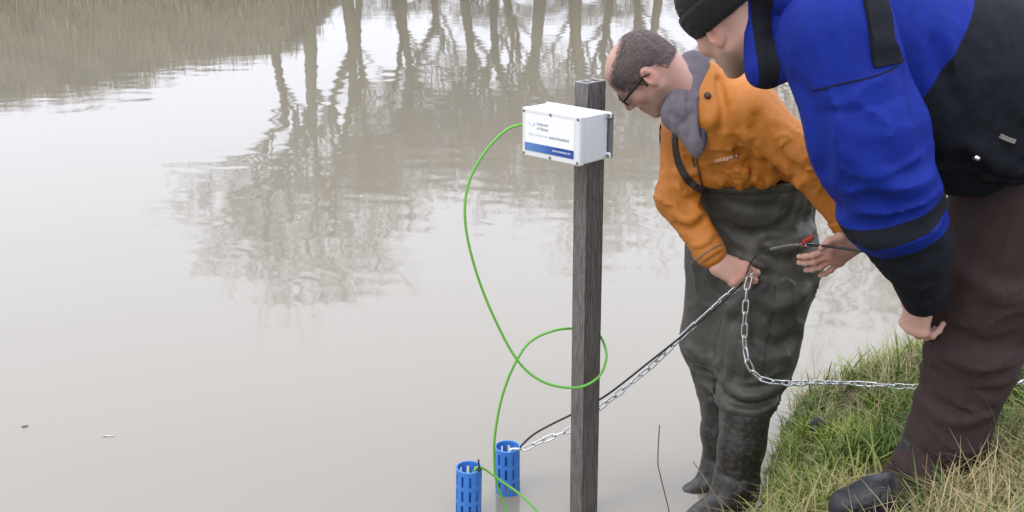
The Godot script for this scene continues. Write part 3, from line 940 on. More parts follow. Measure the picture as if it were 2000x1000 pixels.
	g = Geo.new(); g.tube([Vector3(0.776, 0.844, -2.884) - o0, Vector3(0.806, 0.8465, -2.874) - o0], [0.0052], 10)
	part("ferrule", g.mesh(), zinc, wr)
	var red := mat(Color(0.42, 0.04, 0.02), 0.4)
	g = Geo.new()
	g.box(Transform3D(Basis(Vector3.BACK, 0.35), Vector3(0.79, 0.861, -2.876) - o0), Vector3(0.028, 0.011, 0.014), 0.003)
	g.tube([Vector3(0.781, 0.857, -2.874) - o0, Vector3(0.776, 0.852, -2.874) - o0, Vector3(0.781, 0.846, -2.876) - o0], [0.004], 8)
	g.tube([Vector3(0.796, 0.866, -2.872) - o0, Vector3(0.802, 0.874, -2.872) - o0], [0.0055], 8)
	part("red_clamp", g.mesh(), red, wr)
	# dead stems standing in the shallow water, and a dark stone
	var straw := mat(Color(0.2, 0.16, 0.1), 0.8)
	var dark_stem := mat(Color(0.07, 0.05, 0.04), 0.8)
	var stems := [[[Vector3(0.46, -0.05, -2.79), Vector3(0.448, 0.06, -2.8), Vector3(0.419, 0.177, -2.83), Vector3(0.411, 0.221, -2.84), Vector3(0.414, 0.322, -2.86)], dark_stem, "thin dark bent reed stem standing alone between post and waders"],
		[[Vector3(0.62, 0.0, -2.7), Vector3(0.585, 0.12, -2.72), Vector3(0.545, 0.19, -2.74), Vector3(0.50, 0.25, -2.78)], straw, "pale straw stem leaning left over the water at the toe of the waders"],
		[[Vector3(0.60, -0.02, -2.72), Vector3(0.56, 0.08, -2.74), Vector3(0.525, 0.175, -2.78)], straw, "short straw stem beside the boot toe"],
		[[Vector3(0.70, 0.0, -2.72), Vector3(0.70, 0.14, -2.72), Vector3(0.712, 0.28, -2.72), Vector3(0.735, 0.36, -2.72), Vector3(0.748, 0.375, -2.72)], straw, "tall curved straw stem in front of the near boot"]]
	for s in stems:
		g = Geo.new(); g.tube(spline(s[0], 6), [0.0016], 5)
		tag(part("dry_stem", g.mesh(), s[1]), s[2], "dry stem", "dry stems at the water's edge")
	var sol := Solid.new()
	var sc := Vector3(0.955, ground_y(0.955, -3.165) + 0.025, -3.165)
	sol.ball(sc, Vector3(0.034, 0.026, 0.03))
	sol.ball(sc + Vector3(0.013, 0.008, 0.006), Vector3(0.021, 0.022, 0.021))
	var rn := noise(20, 3, 97)
	sol.bump = func(p): return rn.get_noise_3dv(p) * 0.008
	var stone := part("stone", shell([sol.build(0.006)], sc), mat(Color(0.035, 0.035, 0.045), 0.7))
	stone.position = sc
	tag(stone, "dark grey stone half hidden in the grass beside the waders", "stone")

func floating_bits() -> void:
	var leaf := mat(Color(0.14, 0.10, 0.06), 0.7)
	var pale := mat(Color(0.6, 0.6, 0.58), 0.6)
	var names := ["brown dead leaf floating at the lower left of the pond", "pale feather floating at the lower left, right of the brown leaf"]
	var k := 0
	for s in [[-1.67, -3.49, 0.013, 0.2], [-1.36, -3.42, 0.024, 0.1]]:
		var g := Geo.new()
		var up := []
		for i in 10:
			var a := TAU * i / 10.0
			up.append(Vector3(cos(a) * s[2] * (0.8 + 0.2 * cos(a * 3.0)), 0.0035 + 0.0015 * sin(a * 2.0 + 1.0), -sin(a) * s[2] * (0.16 if k == 1 else 0.45)))
		g.flat(up)
		for i in 10:
			var p: Vector3 = up[i]
			var q: Vector3 = up[(i + 1) % 10]
			g.flat([p, p - Vector3(0, 0.0012, 0), q - Vector3(0, 0.0012, 0), q])
		var o := part("floating_leaf" if k != 1 else "floating_feather", g.mesh(), pale if k == 1 else leaf)
		o.position = Vector3(s[0], water_y(s[0], s[1]), s[1]); o.rotation.y = s[3]
		tag(o, names[k], "leaf" if k != 1 else "feather", "")
		k += 1

func slotted(R: float, tall: float) -> ArrayMesh:
	var g := Geo.new()
	var t := 0.0032
	var cols := 60
	var rows := [[-0.12, 0], [-0.06, 0]]
	var y := tall
	var bands := []            # [from, to, shift or -1 for solid], top down
	bands.append([tall - 0.014, tall, -1])
	y = tall - 0.014
	var k := 0
	while y > -0.1:
		bands.append([y - 0.036, y, k % 2]); y -= 0.036
		bands.append([y - 0.011, y, -1]); y -= 0.011
		k += 1
	var open := func(b: int, i: int) -> bool:
		if b < 0 or b >= bands.size(): return false
		if bands[b][2] < 0: return false
		return posmod(i, 6) < 2
	for b in bands.size():
		var y0: float = bands[b][0]
		var y1: float = bands[b][1]
		for i in cols:
			if open.call(b, i): continue
			var c := [cos(TAU * i / cols), cos(TAU * (i + 1) / cols)]
			var s := [sin(TAU * i / cols), sin(TAU * (i + 1) / cols)]
			var P := func(e: int, r: float, yy: float) -> Vector3: return Vector3(c[e] * r, yy, s[e] * r)
			var r2 := R - t
			for q in [[[1, R, y0], [0, R, y0], [0, R, y1], [1, R, y1], 1.0], [[0, r2, y0], [1, r2, y0], [1, r2, y1], [0, r2, y1], -1.0]]:
				var f := g.v.size()
				for m in 4: g.vert(P.call(q[m][0], q[m][1], q[m][2]), Vector3(c[q[m][0]], 0, s[q[m][0]]) * q[4])
				g.tri(f, f + 1, f + 2); g.tri(f, f + 2, f + 3)
			if open.call(b, i - 1): g.flat([P.call(0, R, y0), P.call(0, r2, y0), P.call(0, r2, y1), P.call(0, R, y1)])
			if open.call(b, i + 1): g.flat([P.call(1, r2, y0), P.call(1, R, y0), P.call(1, R, y1), P.call(1, r2, y1)])
			if open.call(b - 1, i) : g.flat([P.call(0, R, y1), P.call(0, r2, y1), P.call(1, r2, y1), P.call(1, R, y1)])
			if open.call(b + 1, i): g.flat([P.call(0, r2, y0), P.call(0, R, y0), P.call(1, R, y0), P.call(1, r2, y0)])
	g.lathe(Transform3D.IDENTITY, [Vector2(R + 0.0008, tall - 0.006), Vector2(R + 0.0014, tall - 0.001), Vector2(R, tall + 0.001), Vector2(R - t, tall + 0.001), Vector2(R - t - 0.0008, tall - 0.004)], 48)
	return g.mesh()

# ------------------------------------------------------------------ people
static func hand(s: Solid, wrist: Vector3, fingers: Vector3, back: Vector3, left: bool, curl: Array, splay: Array, thumb: Array, scale_ := 1.0, arm := Vector3.ZERO) -> void:
	var y := fingers.normalized()
	var x := y.cross(back).normalized() * (1.0 if left else -1.0)      # towards the thumb
	var z := (x.cross(y) * (1.0 if left else -1.0)).normalized()       # out of the back of the hand
	var P := func(p: Vector3) -> Vector3: return wrist + (x * p.x + y * p.y + z * p.z) * scale_
	var q := scale_
	s.cone(P.call(Vector3(0, -0.07, 0)) if arm == Vector3.ZERO else wrist + arm.normalized() * 0.08, P.call(Vector3(0, 0.012, 0)), 0.026 * q, 0.025 * q, 0.02, z, 0.78)
	var bx := [0.029, 0.0095, -0.0105, -0.0285]
	var by := [0.088, 0.093, 0.088, 0.079]
	var ln := [[0.043, 0.026, 0.021], [0.047, 0.030, 0.022], [0.043, 0.028, 0.022], [0.034, 0.021, 0.019]]
	for i in 4:
		s.cone(P.call(Vector3(bx[i] * 0.55, 0.012, 0)), P.call(Vector3(bx[i] * 0.97, by[i] - 0.01, 0.001)), 0.0185 * q, 0.0125 * q, 0.016)
	for i in 4:
		var p := Vector3(bx[i], by[i] - 0.006, 0)
		var ang := 0.0
		var r := (0.0098 if i < 3 else 0.0086)
		s.ball(P.call(p + Vector3(0, 0, 0.003)), Vector3.ONE * (r + 0.0012) * q, Basis.IDENTITY, 0.012)
		for k in 3:
			ang += curl[i][k]
			var d := Vector3(sin(splay[i]) * cos(ang), cos(ang) * cos(splay[i]), -sin(ang))
			var e: Vector3 = p + d * ln[i][k]
			s.cone(P.call(p), P.call(e), r * q, (r - 0.0009) * q, 0.006 if k > 0 else 0.009)
			s.ball(P.call(e), Vector3.ONE * r * 0.97 * q, Basis.IDENTITY, 0.003)
			r -= 0.0009
			p = e
	s.cone(P.call(Vector3(0.010, 0.018, -0.006)), P.call(thumb[0]), 0.02 * q, 0.0155 * q, 0.016)
	s.cone(P.call(thumb[0]), P.call(thumb[1]), 0.0135 * q, 0.0108 * q, 0.008)
	s.cone(P.call(thumb[1]), P.call(thumb[2]), 0.0108 * q, 0.0088 * q, 0.006)

static func head(s: Solid, t: Transform3D) -> void:     # x to the person's left, y to the crown, z out of the face
	var b := t.basis.orthonormalized()
	var f := t.basis.x.length()
	s.ball(t * Vector3(0, 0.033, -0.014), Vector3(0.074, 0.083, 0.094) * f, b, 0.02)
	s.ball(t * Vector3(0, -0.03, 0.034), Vector3(0.058, 0.072, 0.056) * f, b, 0.03)
	s.ball(t * Vector3(0, 0.045, 0.03), Vector3(0.064, 0.055, 0.058) * f, b, 0.03)
	for e in [-1.0, 1.0]:
		s.cone(t * Vector3(e * 0.056, -0.045, 0.0), t * Vector3(e * 0.02, -0.098, 0.066), 0.02 * f, 0.017 * f, 0.03)
		s.ball(t * Vector3(e * 0.046, -0.022, 0.06), Vector3(0.02, 0.018, 0.02) * f, b, 0.022)
	s.ball(t * Vector3(0, -0.1, 0.074), Vector3(0.023, 0.018, 0.017) * f, b, 0.02)
	s.cone(t * Vector3(-0.034, 0.022, 0.077), t * Vector3(0.034, 0.022, 0.077), 0.012 * f, 0.012 * f, 0.018)
	for e in [-1.0, 1.0]:
		s.ball(t * Vector3(e * 0.031, 0.001, 0.096), Vector3(0.017, 0.012, 0.014) * f, b, 0.014, 1)
		s.ball(t * Vector3(e * 0.031, 0.0, 0.074), Vector3(0.0135, 0.0115, 0.0135) * f, b, 0.004)
	s.cone(t * Vector3(0, 0.014, 0.086), t * Vector3(0, -0.03, 0.11), 0.009 * f, 0.0125 * f, 0.014)
	for e in [-1.0, 1.0]:
		s.ball(t * Vector3(e * 0.0115, -0.034, 0.1), Vector3(0.009, 0.008, 0.011) * f, b, 0.006)
	s.ball(t * Vector3(0, -0.064, 0.078), Vector3(0.027, 0.018, 0.018) * f, b, 0.018)
	s.cone(t * Vector3(-0.017, -0.0635, 0.09), t * Vector3(0.017, -0.0635, 0.09), 0.0055 * f, 0.0055 * f, 0.006)
	s.cone(t * Vector3(-0.014, -0.0755, 0.088), t * Vector3(0.014, -0.0755, 0.088), 0.0065 * f, 0.0065 * f, 0.006)
	s.cone(t * Vector3(-0.021, -0.0695, 0.096), t * Vector3(0.021, -0.0695, 0.096), 0.0018 * f, 0.0018 * f, 0.004, Vector3.ZERO, 1.0, 1)
	for e in [-1.0, 1.0]:
		var eb := b * Basis(Vector3.UP, e * 0.45) * Basis(Vector3.RIGHT, -0.15)
		s.ball(t * Vector3(e * 0.079, -0.004, -0.012), Vector3(0.0075, 0.032, 0.019) * f, eb, 0.006)
		s.ball(t * Vector3(e * 0.087, 0.002, -0.008), Vector3(0.0065, 0.018, 0.010) * f, eb, 0.006, 1)
		s.ball(t * Vector3(e * 0.077, -0.03, -0.004), Vector3(0.006, 0.009, 0.008) * f, eb, 0.006)

static func skin(t: Transform3D, spots: Array, hairy := false) -> Variant:      # a tint with redder ears, nose, cheeks and knuckles, and stubble on the jaw
	var inv := t.affine_inverse()
	var nz := FastNoiseLite.new()
	nz.frequency = 45; nz.seed = 4
	return func(p: Vector3, _n: Vector3) -> Color:
		var q := inv * p
		var c := Vector3(0.57, 0.345, 0.285)
		var red := 0.0
		for s in [[Vector3(0, -0.03, 0.112), 0.022, 0.8], [Vector3(0.08, -0.005, -0.012), 0.03, 0.75], [Vector3(-0.08, -0.005, -0.012), 0.03, 0.75], [Vector3(0.05, -0.03, 0.06), 0.03, 0.4], [Vector3(-0.05, -0.03, 0.06), 0.03, 0.4], [Vector3(0, -0.07, 0.09), 0.018, 0.8]]:
			red += s[2] * exp(-q.distance_squared_to(s[0]) / (s[1] * s[1]))
		for s in spots: red += s[2] * exp(-p.distance_squared_to(s[0]) / (s[1] * s[1]))
		red = clampf(red + 0.18 * nz.get_noise_3dv(p), 0, 1)
		c = c.lerp(Vector3(0.47, 0.20, 0.155), red)
		if hairy and q.y > 0.03 and q.z < 0.12 and q.length() < 0.2:
			var e := ((q - Vector3(0, 0.125, 0.058)) / Vector3(0.062, 0.078, 0.105)).length()
			c = c.lerp(Vector3(0.14, 0.10, 0.09), 0.12 + 0.6 * smoothstep(0.6, 1.15, e + 0.22 * nz.get_noise_3d(p.x * 1.5, p.y * 1.5, p.z * 1.5)) * smoothstep(0.10, 0.06, q.z - 0.25 * maxf(q.y - 0.06, 0.0)))
		if q.length() < 0.2 and q.y < -0.035 and q.z > -0.02:
			c = c.lerp(Vector3(0.27, 0.18, 0.15), 0.42 * smoothstep(-0.035, -0.06, q.y) * smoothstep(-0.02, 0.01, q.z) * (1.0 - 0.6 * exp(-Vector2(q.x, q.y + 0.07).length_squared() / 0.0004)))
		return Color(c.x, c.y, c.z)

# a strip of cloth laid on a solid: points are thrown on it along dir
static func band(s: Solid, pts: Array, dir: Vector3, width: float, proud: float, off: Vector3) -> ArrayMesh:
	var g := Geo.new()
	var line := spline(pts, 8)
	var top := []
	for i in line.size():
		var p := s.hit(line[i], dir)
		top.append([p, s.grad(p)])
	for pass_ in 3:
		for i in range(1, top.size() - 1): top[i][1] = (top[i - 1][1] + top[i][1] + top[i + 1][1]).normalized()
	var rows := []
	for i in top.size():
		var d: Vector3 = (top[mini(i + 1, top.size() - 1)][0] - top[maxi(i - 1, 0)][0]).normalized()
		var n: Vector3 = top[i][1]
		var side := d.cross(n).normalized() * width / 2
		var c: Vector3 = top[i][0] + n * proud - off
		rows.append([c - side - n * (proud + 0.004), c - side, c + side, c + side - n * (proud + 0.004)])
	for i in rows.size() - 1:
		for k in 3:
			g.flat([rows[i][k], rows[i][k + 1], rows[i + 1][k + 1], rows[i + 1][k]])
	for e in [[0, 1], [rows.size() - 1, 0]]:
		var r: Array = rows[e[0]]
		g.flat([r[0], r[1], r[2], r[3]] if e[1] == 0 else [r[3], r[2], r[1], r[0]])
	return g.mesh()

static func cuff_ring(at: Vector3, axis: Vector3, r0: float, r1: float, tall: float, off: Vector3, squash := 1.0, hint := Vector3.BACK) -> ArrayMesh:
	var g := Geo.new()
	var b := frame(axis, hint)
	b.z *= squash
	g.lathe(Transform3D(b, at - off), [Vector2(r0 - 0.006, -0.004), Vector2(r0 - 0.001, -0.001), Vector2(r0, 0.003), Vector2((r0 + r1) / 2 + 0.001, tall * 0.5), Vector2(r1, tall - 0.003), Vector2(r1 - 0.0015, tall), Vector2(r1 - 0.004, tall - 0.001), Vector2(r1 - 0.005, tall - 0.02)], 28)
	return g.mesh()

func folds(seed_: int, size: float, amount: float, squash: Vector3, sets := []) -> Variant:   # sets of [centre, reach, along, width, height]
	var lump := noise(1.0 / size, 2, seed_)
	var fold := noise(1.0, 1, seed_ + 1)
	var sway := noise(5.0, 1, seed_ + 2)
	var made := []
	for s in sets:
		var b := frame(s[2], Vector3(0.13, 0.21, 0.97))
		made.append([s[0], 1.0 / (s[1] * s[1]), b.transposed(), 0.5 / s[3], s[4]])
	return func(p: Vector3) -> float:
		var d := -amount * lump.get_noise_3dv(p * squash)
		for s in made:
			var off: Vector3 = p - s[0]
			var g: float = off.length_squared() * s[1]
			if g > 4.0: continue
			var q: Vector3 = s[2] * p
			var bend := 0.03 * sway.get_noise_3dv(p)
			var k: float = s[3]
			var n := fold.get_noise_3d((q.x + bend) * k, q.y * k * 0.2, (q.z + bend) * k)
			var ridge := 1.0 - minf(absf(n) * 2.2, 1.0)
			d -= s[4] * exp(-g) * (ridge * ridge * 1.25 - 0.4)
		return d

func crease_on(s: Solid, pts: Array, dir: Vector3, width: float, height: float) -> void:
	var line := []
	for p in spline(pts, 3): line.append(s.hit(p, dir))
	s.crease(line, width, height)

func people() -> void:
	balding_man()
	blue_man()

func balding_man() -> void:
	var B := Vector3(0.66, 0.0, -3.04)
	var who := base("person", B, "balding person with glasses in orange jacket and grey waders, bending at the water's edge", "person")
	var face := Vector3(-0.574, -0.81, -0.123).normalized()
	var u0 := Vector3(-0.818, 0.575, 0.033)
	var up := (u0 - face * u0.dot(face)).normalized()
	var ht := Transform3D(Basis(up.cross(face), up, face).scaled(Vector3.ONE * 0.9), Vector3(0.351, 1.29, -3.002))
	# ---- body: head, neck, torso, arms and legs in one surface, a finer grid for head and hands
	var s := Solid.new()
	head(s, ht)
	s.cone(ht * Vector3(0, -0.03, -0.045), Vector3(0.50, 1.2, -3.03), 0.055, 0.062, 0.03)
	var wrist_r := Vector3(0.562, 0.772, -2.953)
	var fr := Vector3(0.070, -0.030, 0.02)
	hand(s, wrist_r, fr, Vector3(-0.05, 0.5, 0.86), false, [[0.45, 1.25, 0.8], [0.6, 1.35, 0.85], [0.7, 1.4, 0.85], [0.8, 1.35, 0.8]], [0.05, -0.02, -0.09, -0.17], [Vector3(0.03, 0.05, -0.022), Vector3(0.028, 0.078, -0.034), Vector3(0.012, 0.096, -0.04)], 0.95, Vector3(-0.087, 0.128, -0.09))
	var wrist_l := Vector3(0.912, 0.868, -2.845)
	hand(s, wrist_l, Vector3(-0.075, -0.05, 0.01), Vector3(0.30, -0.05, 0.95), true, [[0.35, 0.35, 0.2], [0.4, 0.4, 0.25], [0.35, 0.35, 0.2], [0.25, 0.3, 0.2]], [0.02, -0.06, -0.18, -0.42], [Vector3(0.045, 0.036, 0.006), Vector3(0.052, 0.068, 0.002), Vector3(0.047, 0.098, 0.0)], 0.93, Vector3(-0.13, 0.175, -0.025))
	var fine := s.build(0.0032)
	var t := Solid.new()
	t.cone(Vector3(0.71, 0.76, -3.17), Vector3(0.57, 1.13, -3.07), 0.08, 0.085, 0.05)
	t.cone(Vector3(0.57, 1.13, -3.07), Vector3(0.50, 1.2, -3.03), 0.075, 0.05, 0.05)
	t.cone(Vector3(0.482, 1.085, -3.12), Vector3(0.466, 0.92, -3.06), 0.042, 0.036, 0.03)
	t.cone(Vector3(0.466, 0.92, -3.06), wrist_r, 0.036, 0.022, 0.02)
	t.cone(Vector3(0.635, 1.185, -2.97), Vector3(0.768, 1.08, -2.89), 0.034, 0.032, 0.03)
	t.cone(Vector3(0.768, 1.08, -2.89), wrist_l, 0.032, 0.022, 0.02)
	for l in [[Vector3(0.76, 0.76, -3.12), Vector3(0.715, 0.45, -3.05), Vector3(0.672, 0.1, -2.985)], [Vector3(0.66, 0.76, -3.21), Vector3(0.62, 0.42, -3.19), Vector3(0.648, 0.08, -3.13)]]:
		t.cone(l[0], l[1], 0.06, 0.048, 0.03)
		t.cone(l[1], l[2], 0.05, 0.036, 0.03)
	var coarse := t.build(0.014)
	var flesh := mat(Color.WHITE, 0.5, 0.0, 0.4)
	flesh.albedo_color = Color.WHITE
	flesh.vertex_color_use_as_albedo = true
	flesh.subsurf_scatter_enabled = true; flesh.subsurf_scatter_strength = 0.15
	flesh.normal_enabled = true; flesh.normal_texture = ntex(256, noise(0.06, 3, 101), true, 2.0); tri_map(flesh, 14.0)
	var kn := wrist_r + fr * 1.1
	part("body", shell([fine, coarse], B, skin(ht, [[kn, 0.035, 0.7], [wrist_l + Vector3(-0.06, -0.05, 0), 0.05, 0.8]], true)), flesh, who)
	# ---- hair round the bald crown
	var h := Solid.new()
	var hb := ht.basis.orthonormalized()
	var hs := 0.9
	h.ball(ht * Vector3(0, 0.033, -0.014), Vector3(0.0762, 0.0853, 0.0975) * hs, hb, 0.02)
	h.ball(ht * Vector3(0, 0.043, 0.028), Vector3(0.0662, 0.0555, 0.0565) * hs, hb, 0.03)
	h.ball(ht * Vector3(0, 0.125, 0.058), Vector3(0.064, 0.075, 0.105) * hs, hb * Basis(Vector3.RIGHT, 0.2), 0.016, 1)
	h.slab(ht * Vector3(0, -0.075, 0.115), Vector3(0.2, 0.11, 0.10) * hs, 0.01, hb * Basis(Vector3.RIGHT, 0.35), 0.014, 1)
	h.slab(ht * Vector3(0, 0.03, 0.175), Vector3(0.2, 0.12, 0.10) * hs, 0.01, hb * Basis(Vector3.RIGHT, -0.2), 0.014, 1)
	h.slab(ht * Vector3(0, -0.16, -0.03), Vector3(0.2, 0.11, 0.3) * hs, 0.01, hb * Basis(Vector3.RIGHT, 0.22), 0.012, 1)
	for e in [-1.0, 1.0]: h.ball(ht * Vector3(e * 0.08, -0.008, -0.010), Vector3(0.03, 0.036, 0.023) * hs, hb, 0.008, 1)
	for e in [-1.0, 1.0]: h.cone(ht * Vector3(e * 0.0700, 0.02, 0.014), ht * Vector3(e * 0.0690, -0.018, 0.014), 0.006, 0.003, 0.01)
	var strands := noise(70, 3, 111)
	var hinv := ht.affine_inverse()
	h.bump = func(p: Vector3) -> float:
		var q := hinv * p
		return 0.0022 * strands.get_noise_3d(q.x * 0.9, q.y * 1.6 + q.z * 0.4, q.z * 0.35) - 0.0003
	var hm := mat(Color.WHITE, 0.65, 0.0, 0.35)
	hm.albedo_color = Color.WHITE
	hm.albedo_texture = ntex(256, noise(0.03, 4, 113), false, 1, ramp([lin(0.09, 0.07, 0.068), lin(0.15, 0.118, 0.112)], [0.3, 0.7]))
	hm.normal_enabled = true; hm.normal_texture = ntex(256, noise(0.06, 4, 112), true, 1.5); tri_map(hm, 12.0)
	hm.uv1_scale = Vector3(5, 22, 5)
	var hair := part("hair", shell([h.build(0.003)], B), hm, who)
	hair.set_meta("label", "short dark grey hair round the back and sides")
	var rng := RandomNumberGenerator.new()
	rng.seed = 31
	var fur := Geo.new()
	var fv: PackedVector3Array = fine[0]
	var fnn := soft(fine[0], fine[1])
	for i in fv.size():
		var q := hinv * fv[i]
		if q.length() > 0.17 or q.y < -0.03 or q.z > 0.095: continue
		var e := ((q - Vector3(0, 0.125, 0.058)) / Vector3(0.062, 0.078, 0.105)).length()
		var m := smoothstep(0.75, 1.2, e) * smoothstep(0.088, 0.06, q.z) * smoothstep(-0.02, 0.03, q.y + maxf(-q.z - 0.03, 0.0) * 0.7 - maxf(q.z, 0.0) * 0.35)
		if absf(q.x) > 0.066 and Vector2(q.y + 0.004, q.z + 0.01).length() < 0.036: m = 0.0
		for k in 2:
			if rng.randf() > m: continue
			var n := fnn[i]
			var flow: Vector3 = (hb * Vector3(rng.randfn(0, 0.25), -0.65 + rng.randfn(0, 0.2), -0.75)).normalized()
			flow = (flow - n * flow.dot(n)).normalized()
			var side := flow.cross(n) * 0.0007
			var p := fv[i] + Vector3(rng.randfn(0, 0.001), rng.randfn(0, 0.001), rng.randfn(0, 0.001)) - B
			var l := rng.randf_range(0.006, 0.012)
			var tip := p + flow * l + n * rng.randf_range(0.001, 0.0035)
			var mid := p + flow * l * 0.5 + n * 0.0025
			var tone := rng.randf_range(0.6, 1.7)
			fur.color = Color(0.125 * tone, 0.098 * tone, 0.094 * tone)
			var f := fur.v.size()
			fur.vert(p - side, n); fur.vert(p + side, n); fur.vert(mid - side, n); fur.vert(mid + side, n); fur.vert(tip, n)
			fur.tri(f, f + 1, f + 3); fur.tri(f, f + 3, f + 2); fur.tri(f + 2, f + 3, f + 4)
	var fm := mat(Color.WHITE, 0.6, 0.0, 0.35)
	fm.albedo_color = Color.WHITE; fm.vertex_color_use_as_albedo = true
	part("strands", fur.mesh(), fm, hair).set_meta("kind", "stuff")
	# eyebrows
	# ---- glasses
	var g := Geo.new()
	var bl := mat(Color(0.01, 0.01, 0.012), 0.25)
	for e in [-1.0, 1.0]:
		var ring := []
		for i in 21:
			var a := TAU * i / 20.0
			ring.append(ht * Vector3(e * (0.033 + 0.025 * signf(cos(a)) * pow(absf(cos(a)), 0.7)), 0.0 + 0.0165 * signf(sin(a)) * pow(absf(sin(a)), 0.7), 0.108 - 0.012 * absf(0.033 + 0.025 * cos(a)) / 0.058) - B)
		g.tube(ring, [0.0024], 6, false)
		g.tube([ht * Vector3(e * 0.057, 0.006, 0.098) - B, ht * Vector3(e * 0.070, 0.008, 0.085) - B, ht * Vector3(e * 0.079, 0.010, 0.04) - B, ht * Vector3(e * 0.082, 0.012, 0.0) - B, ht * Vector3(e * 0.080, 0.0, -0.022) - B], [0.0034, 0.0036, 0.0034, 0.0028, 0.0024], 6)
	g.tube([ht * Vector3(-0.009, 0.003, 0.107) - B, ht * Vector3(0, 0.006, 0.111) - B, ht * Vector3(0.009, 0.003, 0.107) - B], [0.0022], 6)
	var gl := part("glasses", g.mesh(), bl, who)
	var lens := mat(Color(0.9, 0.95, 0.95, 0.08), 0.02)
	lens.transparency = BaseMaterial3D.TRANSPARENCY_ALPHA
	lens.albedo_color = Color(0.95, 0.97, 0.97, 0.08)
	for e in [-1.0, 1.0]:
		g = Geo.new()
		var q := []
		for i in 16:
			var a := TAU * i / 16.0
			q.append(ht * Vector3(e * (0.033 + 0.024 * cos(a)), 0.0155 * sin(a), 0.1005) - B)
		g.flat(q)
		part("lens", g.mesh(), lens, gl)

	# ---- orange jacket
	var j := Solid.new()
	var fd := Vector3(-0.4, 0, 0.92)
	j.cone(Vector3(0.652, 1.03, -3.11), Vector3(0.628, 1.06, -3.09), 0.163, 0.16, 0.03, fd, 0.76)
	j.cone(Vector3(0.628, 1.04, -3.09), Vector3(0.568, 1.14, -3.05), 0.158, 0.13, 0.07, fd, 0.8)
	j.slab(Vector3(0.66, 0.772, -3.08), Vector3(0.5, 0.2, 0.5), 0.01, Basis(Vector3.BACK, 0.1), 0.04, 1)
	j.cone(Vector3(0.69, 0.88, -3.17), Vector3(0.66, 0.99, -3.14), 0.12, 0.14, 0.02, fd, 0.68)
	j.cone(Vector3(0.485, 1.105, -3.13), Vector3(0.63, 1.205, -2.99), 0.062, 0.068, 0.06)
	j.cone(Vector3(0.56, 1.15, -3.03), Vector3(0.505, 1.205, -3.03), 0.1, 0.07, 0.05)
	# right arm
	j.cone(Vector3(0.484, 1.09, -3.12), Vector3(0.462, 0.925, -3.06), 0.06, 0.055, 0.03)
	j.cone(Vector3(0.462, 0.925, -3.06), Vector3(0.549, 0.797, -2.963), 0.056, 0.043, 0.025)
	# left arm
	j.cone(Vector3(0.63, 1.195, -2.96), Vector3(0.765, 1.085, -2.89), 0.07, 0.06, 0.04)
	j.cone(Vector3(0.765, 1.085, -2.89), Vector3(0.895, 0.91, -2.855), 0.058, 0.044, 0.03)
	# hood lying behind the neck
	j.cone(Vector3(0.50, 1.27, -3.05), Vector3(0.605, 1.225, -3.04), 0.045, 0.06, 0.03)
	j.cone(Vector3(0.515, 1.285, -3.03), Vector3(0.525, 1.17, -2.945), 0.03, 0.026, 0.03)
	j.crease([Vector3(0.545, 1.27, -2.99), Vector3(0.555, 1.21, -2.93), Vector3(0.55, 1.15, -2.915), Vector3(0.535, 1.11, -2.915)], 0.010, -0.012)
	# folds
	var Z := Vector3(0, 0, -1)
	var F := func(x: float, y: float) -> Vector3: return Vector3(x, y, -2.4)
	for c in [[[[0.635, 1.19], [0.66, 1.13], [0.70, 1.08], [0.75, 1.05]], 0.014, -0.013], [[[0.61, 1.14], [0.65, 1.09], [0.71, 1.03], [0.755, 1.01]], 0.012, 0.010],
		[[[0.60, 1.10], [0.65, 1.045], [0.70, 1.0]], 0.011, -0.011], [[[0.57, 1.06], [0.63, 1.02], [0.69, 0.985]], 0.010, 0.009], [[[0.62, 1.12], [0.645, 1.06], [0.645, 0.99]], 0.010, -0.009],
		[[[0.55, 1.03], [0.585, 1.0], [0.61, 0.965]], 0.010, -0.010], [[[0.69, 1.06], [0.70, 1.01], [0.69, 0.965]], 0.009, 0.008], [[[0.73, 1.07], [0.735, 1.02], [0.735, 0.97]], 0.010, -0.012],
		[[[0.52, 1.02], [0.525, 0.97]], 0.009, -0.008], [[[0.66, 1.0], [0.66, 0.95]], 0.008, -0.008], [[[0.62, 0.99], [0.625, 0.95]], 0.008, 0.007], [[[0.585, 0.98], [0.59, 0.945]], 0.008, -0.007],
		[[[0.445, 0.955], [0.475, 0.935], [0.51, 0.945]], 0.010, -0.009], [[[0.445, 0.90], [0.475, 0.885], [0.515, 0.90]], 0.010, 0.009], [[[0.455, 0.875], [0.49, 0.86], [0.525, 0.885]], 0.010, -0.010],
		[[[0.455, 1.01], [0.48, 1.0], [0.505, 1.02]], 0.010, 0.007], [[[0.50, 0.82], [0.53, 0.835], [0.55, 0.86]], 0.009, 0.008], [[[0.52, 0.785], [0.55, 0.80], [0.575, 0.83]], 0.008, -0.007]]:
		crease_on(j, c[0].map(func(p): return F.call(p[0], p[1])), Z, c[1], c[2] * 1.1)
	j.bump = folds(120, 0.2, 0.003, Vector3(1.15, 0.7, 1), [[Vector3(0.70, 1.09, -2.98), 0.12, Vector3(0.6, -0.8, 0.1), 0.03, 0.012], [Vector3(0.60, 1.06, -2.95), 0.10, Vector3(1, 0.25, 0), 0.032, 0.008], [Vector3(0.66, 0.985, -3.0), 0.11, Vector3(0.1, 1, 0), 0.024, 0.0035],
		[Vector3(0.462, 0.93, -3.04), 0.08, Vector3(0.8, -0.1, 0.5), 0.03, 0.010], [Vector3(0.51, 0.85, -3.0), 0.06, Vector3(0.7, 0.6, 0.3), 0.026, 0.007], [Vector3(0.49, 1.05, -3.06), 0.09, Vector3(0.3, -1, 0.2), 0.032, 0.007], [Vector3(0.78, 1.09, -2.84), 0.10, Vector3(0.5, 0.8, 0.2), 0.03, 0.009]])
